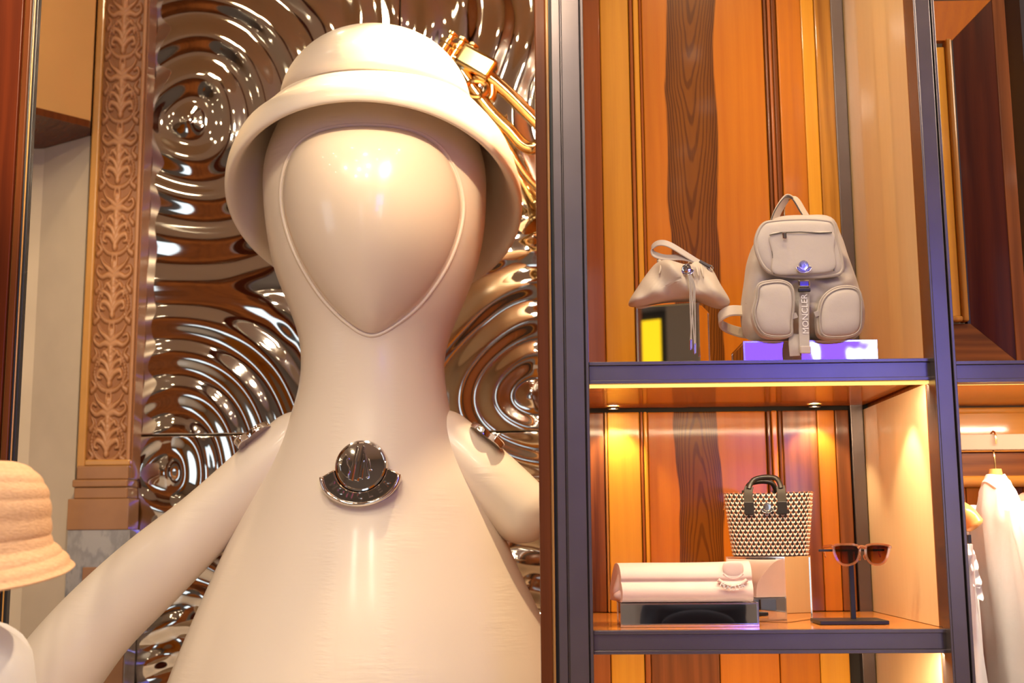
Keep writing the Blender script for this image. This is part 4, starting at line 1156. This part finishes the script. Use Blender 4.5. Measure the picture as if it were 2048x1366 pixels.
for a_, xb_ in ((1665, 1646), (1780, 1756)):
    pts = cr([tuple(P(a_, 1093, YL + .006)), tuple(P(a_ - 3, 1092, YL + .03)), tuple(P((a_ + xb_) / 2 - 2, 1093, YL + .08)), tuple(P(xb_, 1096, YL + .125)), tuple(P(xb_ + 5, 1113, YL + .15))], 24)
    obj('temple', MB().strap(pts, .007, .003, (0, 0, 1)), M['acetate'], sg, smooth=True)
    q = P(a_, 1094, YL + .005)
    obj('hinge', MB().obox(q, (.003, 0, 0), (0, .004, 0), (0, 0, .003)), M['acetate'], sg, bevel=.001)

# ------------------------------------------------------------------ wardrobe bay on the right
XW0, XW1 = X(1911, 0), X(3100, 0)
wd = thing('wardrobe', 'open wooden wardrobe bay with a hanging rail beside the display cabinet', 'wardrobe', (XW0, 0, 0))
bz0, bz1 = Z(722, .02, 1960), Z(765, .02, 1960)
h = bz0 - bz1
be = obj('beam', MB().box(XW0, XW1, .014, .06, bz0 - h * .17, bz0).box(XW0, XW1, .02, .06, bz1 + h * .17, bz0 - h * .17).box(XW0, XW1, .014, .06, bz1, bz1 + h * .17), M['bronze'], wd, bevel=.001)
obj('top_board', MB().box(XW0, XW1, .06, YB, bz1 + .012, bz0 - .002), M['wood_shelf'], wd)
obj('light_strip', MB().box(XW0, XW1, .062, .085, bz1 + .002, bz1 + .0125), ledm, be)
obj('side_panel', MB().box(XW1, XW1 + .02, 0.0, YB + .02, 0, 4.2), M['sycamore'], wd)
area((XW0 + .28, .10, bz1 - .006), (XW0 + .28, .30, 0.3), 12, .5, .03, WARM2)
obj('post', MB().box(X(2043, 0, 60), X(2085, 0, 60), 0.0, .09, bz0, 4.2), M['bronze_dark'], wd)
Wp = lambda px, py: X(px, YB, py)
# upper panelled door: field, moulding, mitred members
fz0, fz1 = Z(634, YB, 1900), Z(95, YB, 1900)
obj('door_field', MB().box(XS + .03, Wp(1904, 365), YB - .006, YB + .02, fz0, fz1), M['wood_yellow'], wd, bevel=.003)
fx = Wp(1905, 365)
obj('moulding', MB().box(fx, fx + .016, YB - .022, YB + .02, fz0 - .016, fz1 + .02), M['wood_streak'], wd, bevel=.006, seg=3)
obj('moulding', MB().box(XS + .03, fx, YB - .022, YB + .02, fz0 - .016, fz0), M['wood_streak'], wd, bevel=.006, seg=3)
obj('shadow_gap', MB().box(fx + .016, fx + .024, YB - .004, YB + .02, fz0 - .03, fz1 + .02), M['black'], wd)
ix0, ix1 = fx + .024, Wp(2000, 365)
wid = ix1 - ix0
zb_, zt_ = fz0 - .02, fz1 + .02
q3 = lambda a_, b_, d_: (a_, YB + .02 - d_, b_)
def bevel_member(name, poly_, ds, mat):
    n = len(poly_)
    v_ = [(a_, YB + .02, b_) for a_, b_ in poly_] + [(a_, YB - d_, b_) for (a_, b_), d_ in zip(poly_, ds)]
    f_ = [tuple(range(n - 1, -1, -1)), tuple(range(n, 2 * n))] + [(i, (i + 1) % n, (i + 1) % n + n, i + n) for i in range(n)]
    obj(name, MB().add(v_, f_), mat, wd)
mz = wid * 1.0
bevel_member('door_member', [(ix0, zb_ - .0), (ix1, zb_ - mz), (ix1, zt_ + mz), (ix0, zt_)], [.004, .03, .03, .004], M['wood_maroon'])
bevel_member('door_member', [(XS + .03, zb_), (ix0 - .001, zb_), (ix1 - .001, zb_ - mz), (XS + .03, zb_ - mz)], [.004, .004, .03, .03], M['wood_darkback'])
bevel_member('door_member', [(XS + .03, zt_ + mz), (ix1 - .001, zt_ + mz), (ix0 - .001, zt_), (XS + .03, zt_)], [.03, .03, .004, .004], M['wood_orange'])
obj('door_stile', MB().box(ix1, XW1, YB - .034, YB + .02, bz0, 4.0), M['wood_walnut'], wd, bevel=.002)
obj('plank', MB().box(XS + .03, ix1, YB - .01, YB + .02, bz0, zb_ - mz - .001), M['wood_darkback'], wd)
# lower back wall of the wardrobe
obj('head_rail', MB().box(XS + .03, XW1, YB - .03, YB + .02, Z(905, YB, 1980), Z(825, YB, 1980)), M['wood_rail'], wd, bevel=.003)
obj('moulding', MB().box(XS + .03, XW1, YB - .036, YB + .02, Z(829, YB, 1980), Z(817, YB, 1980)), M['wood_rail'], wd, bevel=.005)
obj('back_board', MB().box(XS + .03, XW1, YB - .012, YB + .02, Z(952, YB, 1980), Z(905, YB, 1980)), M['wood_darkback'], wd)
obj('moulding', MB().box(XS + .03, XW1, YB - .03, YB + .02, Z(975, YB, 1980), Z(952, YB, 1980)), M['wood_rail'], wd, bevel=.007, seg=3)
zbk = Z(975, YB, 1980)
for a_, b_, m in ((1860, 1932, 'wood_orange'), (1932, 1966, 'wood_yellow'), (1966, 1976, 'wood_orange_b'), (1976, 2046, 'wood_walnut'), (2046, 2110, 'wood_orange'), (2110, 2240, 'wood_yellow'), (2240, 2420, 'wood_walnut'), (2420, 2600, 'wood_orange'), (2600, 2800, 'wood_yellow')):
    obj('plank', MB().box(Wp(a_, 1000) + .0008, Wp(b_, 1000) - .0008, YB - .006, YB + .02, 0, zbk), M[m], wd, bevel=.003)
obj('side_board', MB().box(XS + .019, XS + .029, .095, YB + .02, 0, 4.0), M['wood_red'], wd)
rl_ = obj('hanging_rail', MB().box(XS + .03, XW1, .33, .35, Z(900, .33, 1980), Z(868, .33, 1980)), M['rail_bronze'], wd, bevel=.002)

# hangers and garments (seen edge-on)
M['shirt'] = fabric('white_cotton', (0.86, 0.82, 0.79), .8, fold=.4, fs=14)
M['pinkshirt'] = fabric('blush_cotton', (0.72, 0.42, 0.30), .8, fold=.4, fs=14)
M['brass'] = plain('brass', (0.85, 0.62, 0.25), .2, 1.0, 0)
YRAIL = .34
def hanger(label, px, grp='wooden hangers on the rail'):
    xx = X(px, YRAIL, 930)
    zr = Z(868, YRAIL, 1990)
    t = thing('clothes_hanger', label, 'hanger', (xx, YRAIL, zr - .12), grp)
    top = zr + .003
    pts = [(xx, YRAIL - .018, top - .028), (xx, YRAIL - .016, top - .005), (xx, YRAIL, top + .003), (xx, YRAIL + .016, top - .006), (xx, YRAIL + .014, top - .030), (xx, YRAIL, top - .055), (xx, YRAIL, top - .10)]
    obj('hook', MB().tube(cr(pts, 28), .0022, 8), M['brass'], t, smooth=True)
    zn = Z(938, YRAIL, 1990)
    b_ = [(xx, YRAIL - .19, zn - .175), (xx, YRAIL - .15, zn - .145), (xx, YRAIL - .08, zn - .095), (xx, YRAIL, zn - .065), (xx, YRAIL + .08, zn - .095), (xx, YRAIL + .15, zn - .145), (xx, YRAIL + .19, zn - .175)]
    obj('shoulder_bar', MB().tube(cr(b_, 32), list(np.interp(np.linspace(0, 1, 32), [0, .03, .12, .5, .88, .97, 1], [.005, .014, .015, .013, .015, .014, .005])), 14), M['wood_hanger'], t, smooth=True)
    obj('neck', MB().lathe([(.0145, zn), (.0165, zn - .012), (.017, zn - .075)], (xx, YRAIL, 0), seg=20), M['wood_hanger'], t, smooth=True, angle=50)
    return xx, zn
def garment(label, name, xx, zn, mat, thick, zlow, cat='shirt', flare=.03, sleeve=True, dx=0.0):
    t = thing(name, label, cat, (xx, YRAIL, zn - .3))
    # body: thin lens cross-section along y, shoulders to hem
    rs_ = []
    N = 44
    for i in range(26):
        f = i / 25
        z_ = (zn - .012) + (zlow - zn + .012) * f
        half = float(np.interp(f, [0, .04, .12, .25, 1], [.05, .10, .19, .215, .23]))
        th = float(np.interp(f, [0, .03, .12, .4, 1], [.018, .026, thick, thick * 1.05, thick + flare * .4]))
        ring = []
        for j in range(N):
            a_ = 2 * PI * j / N
            y_ = half * math.cos(a_); x_ = th * math.sin(a_) * (1 + .12 * math.sin(y_ * 40 + f * 7) + .10 * math.sin(y_ * 85 + 2))
            zz = z_ - (.5 * (y_ ** 2) / .2 if f < .2 else .1 * (1 - f)) * (1 if f < .12 else 0) + .01 * f * math.sin(a_ * 3)
            ring.append((xx + dx * f + x_, YRAIL + y_, zz))
        rs_.append(ring)
    obj('body', MB().rings(rs_), mat, t, smooth=True, angle=70)
    if sleeve:
        for sgn in (-1, 1):
            pts = cr([(xx, YRAIL + sgn * .16, zn - .10), (xx + dx * .1, YRAIL + sgn * .205, zn - .17), (xx + dx * .2 + .004, YRAIL + sgn * .235, zn - .28), (xx + dx * .3 + .006, YRAIL + sgn * .245, zn - .40)], 20)
            rr = list(np.interp(np.linspace(0, 1, 20), [0, .25, .8, 1], [.026, .034, .038, .040]))
            sl = MB()
            prof_ = [(1.0 * math.cos(q_) * (1 + .10 * math.sin(5 * q_)), 1.25 * math.sin(q_)) for q_ in np.linspace(0, 2 * PI, 28, endpoint=False)]
            sl.sweep(pts, prof_, (1, 0, 0), rr)
            obj('sleeve', sl, mat, t, smooth=True, angle=60)
    return t
xx, zn = hanger('brass-hooked wooden hanger holding the white shirt', 1990)
obj('collar', MB().tube([(xx + .022 * math.cos(q_), YRAIL + .06 * math.sin(q_), zn - .042 + .012 * math.cos(q_ * 2)) for q_ in np.linspace(0, 2 * PI, 30, endpoint=False)], .007, 8, closed=True), M['shirt'],
    garment('white short-sleeved cotton shirt on the brass-hooked hanger', 'hanging_shirt', xx, zn, M['shirt'], .036, .95, dx=.03), smooth=True)
# skirt clipped below a hanger half hidden by the bronze post
YH = .25
hx_ = X(1918, YH, 1040)
hg = thing('clothes_hanger', 'wooden hanger end showing past the bronze post', 'hanger', (hx_, YH, 1.5), 'wooden hangers on the rail')
zc = Z(1050, YH, 1940)
bar = cr([(X(1880, YH, 1000), YH + .12, Z(985, YH, 1930)), (X(1905, YH, 1000), YH + .06, Z(1000, YH, 1930)), (X(1928, YH, 1000), YH, Z(1025, YH, 1930)), (X(1944, YH, 1040), YH - .01, Z(1048, YH, 1940)), (X(1950, YH, 1050), YH - .012, Z(1056, YH, 1940))], 24)
obj('shoulder_bar', MB().tube(bar, list(np.interp(np.linspace(0, 1, 24), [0, .4, .8, .93, 1], [.014, .020, .024, .018, .005])), 18), M['wood_hanger'], hg, smooth=True)
qh = Vector(bar[0])
obj('hook', MB().tube(cr([tuple(qh), (qh.x, qh.y + .0, qh.z + .06), (qh.x, YRAIL - .02, Z(868, YRAIL, 1990) - .02), (qh.x, YRAIL, Z(868, YRAIL, 1990) + .004), (qh.x, YRAIL + .016, Z(868, YRAIL, 1990) - .012)], 20), .0022, 8), M['brass'], hg, smooth=True)
q = P(1938, 1080, YH)
obj('clip', MB().box(q.x - .004, q.x + .004, q.y - .006, q.y + .006, q.z - .008, q.z + .012), M['black'], hg, bevel=.001)
sk = thing('white_skirt', 'white ruffled skirt hanging from the hanger behind the bronze post', 'skirt', (hx_, YH, 1.0))
rs_ = []
for i in range(22):
    f = i / 21
    py = 1088 + f * 330
    z_ = Z(py, YH, 1945)
    c0 = X(1918 + 4 * f, YH, py); r_ = (14 + 40 * f ** .8) * (YH - CAM.y) / F_PX
    rs_.append([(c0 + r_ * math.cos(t) * (1 + .10 * math.sin(7 * t + f * 3)), YH + .02 + .10 * math.sin(t) * (1 + .08 * math.sin(9 * t)), z_) for t in np.linspace(0, 2 * PI, 56, endpoint=False)])
obj('panel', MB().rings(rs_), M['shirt'], sk, smooth=True, angle=70)
rf = MB()
for c_, wv_ in ((cr([(1938, 1098), (1946, 1118), (1950, 1145), (1953, 1175)], 30), .012), (cr([(1943, 1128), (1953, 1150), (1958, 1175), (1960, 1200)], 30), .010)):
    pts = [tuple(P(a_ + 1.2 * math.sin(i * .55), b_, YH - .075 + .005 * math.cos(i * .55))) for i, (a_, b_) in enumerate(c_)]
    rf.strap(pts, wv_ * 1.5, .0015, (1, .3, 0))
obj('ruffle', rf, M['shirt'], sk, smooth=True)
xx, zn = hanger('wooden hanger under the blush garment at the frame edge', 2100)
garment('blush pink cotton shirt at the far end of the visible rail', 'blush_shirt', X(2104, YRAIL, 930), Z(912, YRAIL, 2040), M['pinkshirt'], .040, .85, dx=.02)

# ------------------------------------------------------------------ visitor in a straw hat
YV = -0.55
hv = P(-4, 1060, YV)
pers = thing('person', 'person in a straw bucket hat and white top beside the plaster wall', 'person', (hv.x - .03, YV, 0))
M['skin'] = plain('skin', (0.62, 0.38, 0.27), .5, 0, .04, 20)
M['white_top'] = fabric('white_top', (0.80, 0.78, 0.78), .8, fold=.35, fs=16)
M['navy'] = fabric('navy_cloth', (0.012, 0.014, 0.032), .95, fold=.4, sheen=0)
M['hair'] = plain('dark_hair', (0.03, 0.018, 0.012), .45, 0, .3, 80)
st_ = NT('straw')
sp = st_.pos()
f1 = st_.noise(st_.scl(sp, (120, 120, 300)), 1.0, 2)
st_.bump(f1, .5, .003)
M['straw'] = st_.set(st_.mix(f1, (0.78, 0.48, 0.27), (0.56, 0.30, 0.15)), .8)
bx_, by_ = hv.x - .095, YV        # body axis; the person faces -x
def skin_mesh(name, verts, edges, radii, mat, parent, lv=2, root=0):
    me = bpy.data.meshes.new(name)
    off = ROOTS[parent.name]
    me.from_pydata([tuple(Vector(q) - off) for q in verts], edges, [])
    me.materials.append(mat)
    o_ = link(bpy.data.objects.new(name, me)); o_.parent = parent
    ROOTS[o_.name] = off
    s_ = o_.modifiers.new('grow', 'SKIN'); s_.use_smooth_shade = True
    for i, r_ in enumerate(radii):
        sv = me.skin_vertices[0].data[i]
        sv.radius = r_ if isinstance(r_, tuple) else (r_, r_)
        sv.use_root = (i == root)
    q_ = o_.modifiers.new('smooth', 'SUBSURF'); q_.levels = q_.render_levels = lv
    return o_
V_, E_, R_ = [], [], []
def node(p, r, par=None):
    V_.append(p); R_.append(r)
    if par is not None: E_.append((par, len(V_) - 1))
    return len(V_) - 1
pel = node((bx_, by_, .90), (.13, .15))
wa = node((bx_ + .01, by_, 1.08), (.105, .13), pel)
ch_ = node((bx_ - .005, by_, 1.27), (.115, .15), wa)
up_ = node((bx_ + .015, by_, 1.36), (.085, .12), ch_)
nk = node((bx_ + .032, by_, 1.44), .054, up_)
hd0 = node((bx_ + .060, by_, 1.50), .058, nk)
hd1 = node((bx_ + .082, by_, 1.555), (.076, .070), hd0)
hd2 = node((bx_ + .088, by_, 1.61), .058, hd1)
for sg_ in (-1, 1):
    sh = node((bx_ + .015, by_ + sg_ * .17, 1.355), .052, up_)
    el = node((bx_ + .03, by_ + sg_ * .215, 1.09), .042, sh)
    wr_ = node((bx_ - .03, by_ + sg_ * .21, .86), .028, el)
    pm = node((bx_ - .045, by_ + sg_ * .205, .79), (.018, .036), wr_)
    for j in range(4):
        k1_ = node((bx_ - .055 - .008 * abs(j - 1.5) + .016 * (1.5 - j), by_ + sg_ * .205, .735 + .004 * j), .0095, pm)
        node((bx_ - .065 + .016 * (1.5 - j), by_ + sg_ * .19, .69 + .006 * abs(j - 1)), .0085, k1_)
    th_ = node((bx_ - .085, by_ + sg_ * .19, .80), .011, wr_)
    node((bx_ - .105, by_ + sg_ * .18, .755), .009, th_)
    hp = node((bx_, by_ + sg_ * .085, .84), .095, pel)
    kn = node((bx_ - .015, by_ + sg_ * .09, .47), .058, hp)
    ak = node((bx_ + .015, by_ + sg_ * .09, .09), .038, kn)
    ft = node((bx_ - .06, by_ + sg_ * .095, .035), (.030, .038), ak)
    node((bx_ - .15, by_ + sg_ * .10, .028), (.022, .038), ft)
body_o = skin_mesh('body', V_, E_, R_, M['skin'], pers)
# face details
fcx = bx_ + .010
obj('nose', MB().lathe([(.002, .0), (.008, -.006), (.012, -.028), (.013, -.036), (.004, -.042)], (fcx - .004, by_, 1.545), seg=14), M['skin'], pers, smooth=True)
for sg_ in (-1, 1):
    obj('eye', MB().lathe([(.001, .008), (.008, .005), (.011, 0), (.008, -.005), (.001, -.008)], (fcx + .006, by_ + sg_ * .030, 1.548), seg=14), M['hair'], pers, smooth=True)
    obj('ear', MB().lathe([(.002, .030), (.014, .02), (.016, 0), (.010, -.022), (.002, -.03)], (bx_ + .085, by_ + sg_ * .072, 1.525), sy=.45, seg=16), M['skin'], pers, smooth=True)
obj('mouth', MB().tube([(fcx + .012, by_ - .020, 1.482), (fcx + .003, by_, 1.484), (fcx + .012, by_ + .020, 1.482)], .005, 8), plain('lips', (.45, .18, .15), .5), pers, smooth=True)
hr = []
for i in range(12):
    f = i / 11
    rr = .080 * math.sin(PI * (0.12 + .6 * f))
    hr.append([(bx_ + .095 + rr * 1.0 * math.cos(t), by_ + rr * .95 * math.sin(t), 1.63 - .14 * f) for t in np.linspace(0, 2 * PI, 32, endpoint=False)])
obj('hair', MB().rings(hr), M['hair'], pers, smooth=True)
# white top: fitted shell with short sleeves
tr_ = []
for z_, rx, ry, dx in ((.86, .165, .20, 0), (1.0, .145, .185, .005), (1.15, .14, .18, .0), (1.27, .150, .195, .0), (1.34, .135, .195, .012), (1.375, .105, .165, .018), (1.405, .075, .09, .018), (1.425, .062, .066, .012)):
    tr_.append((bx_ + dx, rx, ry, z_))
tr_ = cr(tr_, 40)
obj('white_top', MB().rings([[(a_ + b_ * math.cos(t), by_ + c_ * math.sin(t), d_) for t in np.linspace(0, 2 * PI, 48, endpoint=False)] for a_, b_, c_, d_ in tr_], True, False, False), M['white_top'], pers, smooth=True)
for sg_ in (-1, 1):
    pts = cr([(bx_ + .015, by_ + sg_ * .13, 1.35), (bx_ + .018, by_ + sg_ * .185, 1.32), (bx_ + .025, by_ + sg_ * .205, 1.22), (bx_ + .028, by_ + sg_ * .215, 1.14)], 16)
    obj('sleeve', MB().tube(pts, list(np.interp(np.linspace(0, 1, 16), [0, .3, 1], [.055, .072, .066])), 20), M['white_top'], pers, smooth=True)
lg_ = MB()
for sg_ in (-1, 1):
    pts = cr([(bx_, by_ + sg_ * .06, .95), (bx_, by_ + sg_ * .085, .82), (bx_ - .015, by_ + sg_ * .09, .47), (bx_ + .012, by_ + sg_ * .09, .10)], 20)
    lg_.tube(pts, list(np.interp(np.linspace(0, 1, 20), [0, .2, .6, 1], [.125, .115, .08, .07])), 22)
obj('trousers', lg_, M['navy'], pers, smooth=True)
for sg_ in (-1, 1):
    pts = cr([(bx_ + .05, by_ + sg_ * .095, .036), (bx_ - .05, by_ + sg_ * .097, .042), (bx_ - .13, by_ + sg_ * .10, .034), (bx_ - .185, by_ + sg_ * .10, .030)], 16)
    obj('shoe', MB().tube(pts, [.030, .040, .044, .045, .045, .045, .045, .044, .044, .043, .042, .040, .038, .034, .029, .015], 16), M['white_top'], pers, smooth=True)
# straw hat: ridged crown and drooping brim
kv = (YV - CAM.y) / F_PX
hz = lambda py: 1.55 + (1074 - py) * kv
pr = [(2, 914), (30, 917), (58, 930), (80, 955), (92, 985), (97, 1020), (99, 1060), (101, 1080), (116, 1102), (132, 1122), (146, 1142)]
pr = cr(pr, 110)
hrs = []
for i, (r_, py) in enumerate(pr):
    f = i / 109
    bump_ = 3.0 * abs(math.sin(i * PI / 11.5))
    rr = (r_ + bump_) * kv
    tilt = .22 * max(0, min(1, (f - .25) / .6))
    hrs.append([(hv.x + rr * math.cos(t), YV + rr * 1.06 * math.sin(t), hz(py) + rr * tilt * (math.cos(t) * .25 + math.sin(t) * .95)) for t in np.linspace(0, 2 * PI, 64, endpoint=False)])
sh_ = obj('straw_hat', MB().rings(hrs, True, True, False), M['straw'], pers, smooth=True, angle=70)
s_ = sh_.modifiers.new('thickness', 'SOLIDIFY'); s_.thickness = .004; s_.offset = -1

# dark garment stack on a display table, seen mirrored in the tray
tb = thing('display_table', 'low wooden display table out in the shop floor', 'table', (.62, -1.75, 0))
obj('table_top', MB().box(.22, 1.1, -2.0, -1.45, 1.13, 1.16), M['wood_walnut'], tb, bevel=.004)
for a_, b_ in ((.26, -1.96), (1.06, -1.96), (.26, -1.49), (1.06, -1.49)):
    obj('leg', MB().box(a_ - .025, a_ + .025, b_ - .025, b_ + .025, 0, 1.13), M['wood_walnut'], tb, bevel=.003)
jk = thing('folded_jacket', 'folded navy jacket lying on the display table', 'jacket', (.50, -1.70, 1.16))
rs_ = []
for i in range(13):
    f = i / 12
    e_ = .20 * (1 - .10 * f) - .02 * (f > .95)
    rs_.append([(.50 + (e_ + .006 * math.sin(t * 5 + f * 6)) * math.copysign(abs(math.cos(t)) ** .5, math.cos(t)), -1.70 + e_ * .7 * math.copysign(abs(math.sin(t)) ** .5, math.sin(t)),
                 1.161 + .15 * f + .006 * math.sin(3 * t) * f) for t in np.linspace(0, 2 * PI, 60, endpoint=False)])
obj('folded_body', MB().rings(rs_), M['navy'], jk, smooth=True, angle=70)
obj('sleeve', MB().pillow([(.50 + .13 * math.cos(t), 1.24 + .05 * math.sin(t)) for t in np.linspace(0, 2 * PI, 30, endpoint=False)], -1.56, .03, 6, Db=.02), M['navy'], jk, smooth=True)
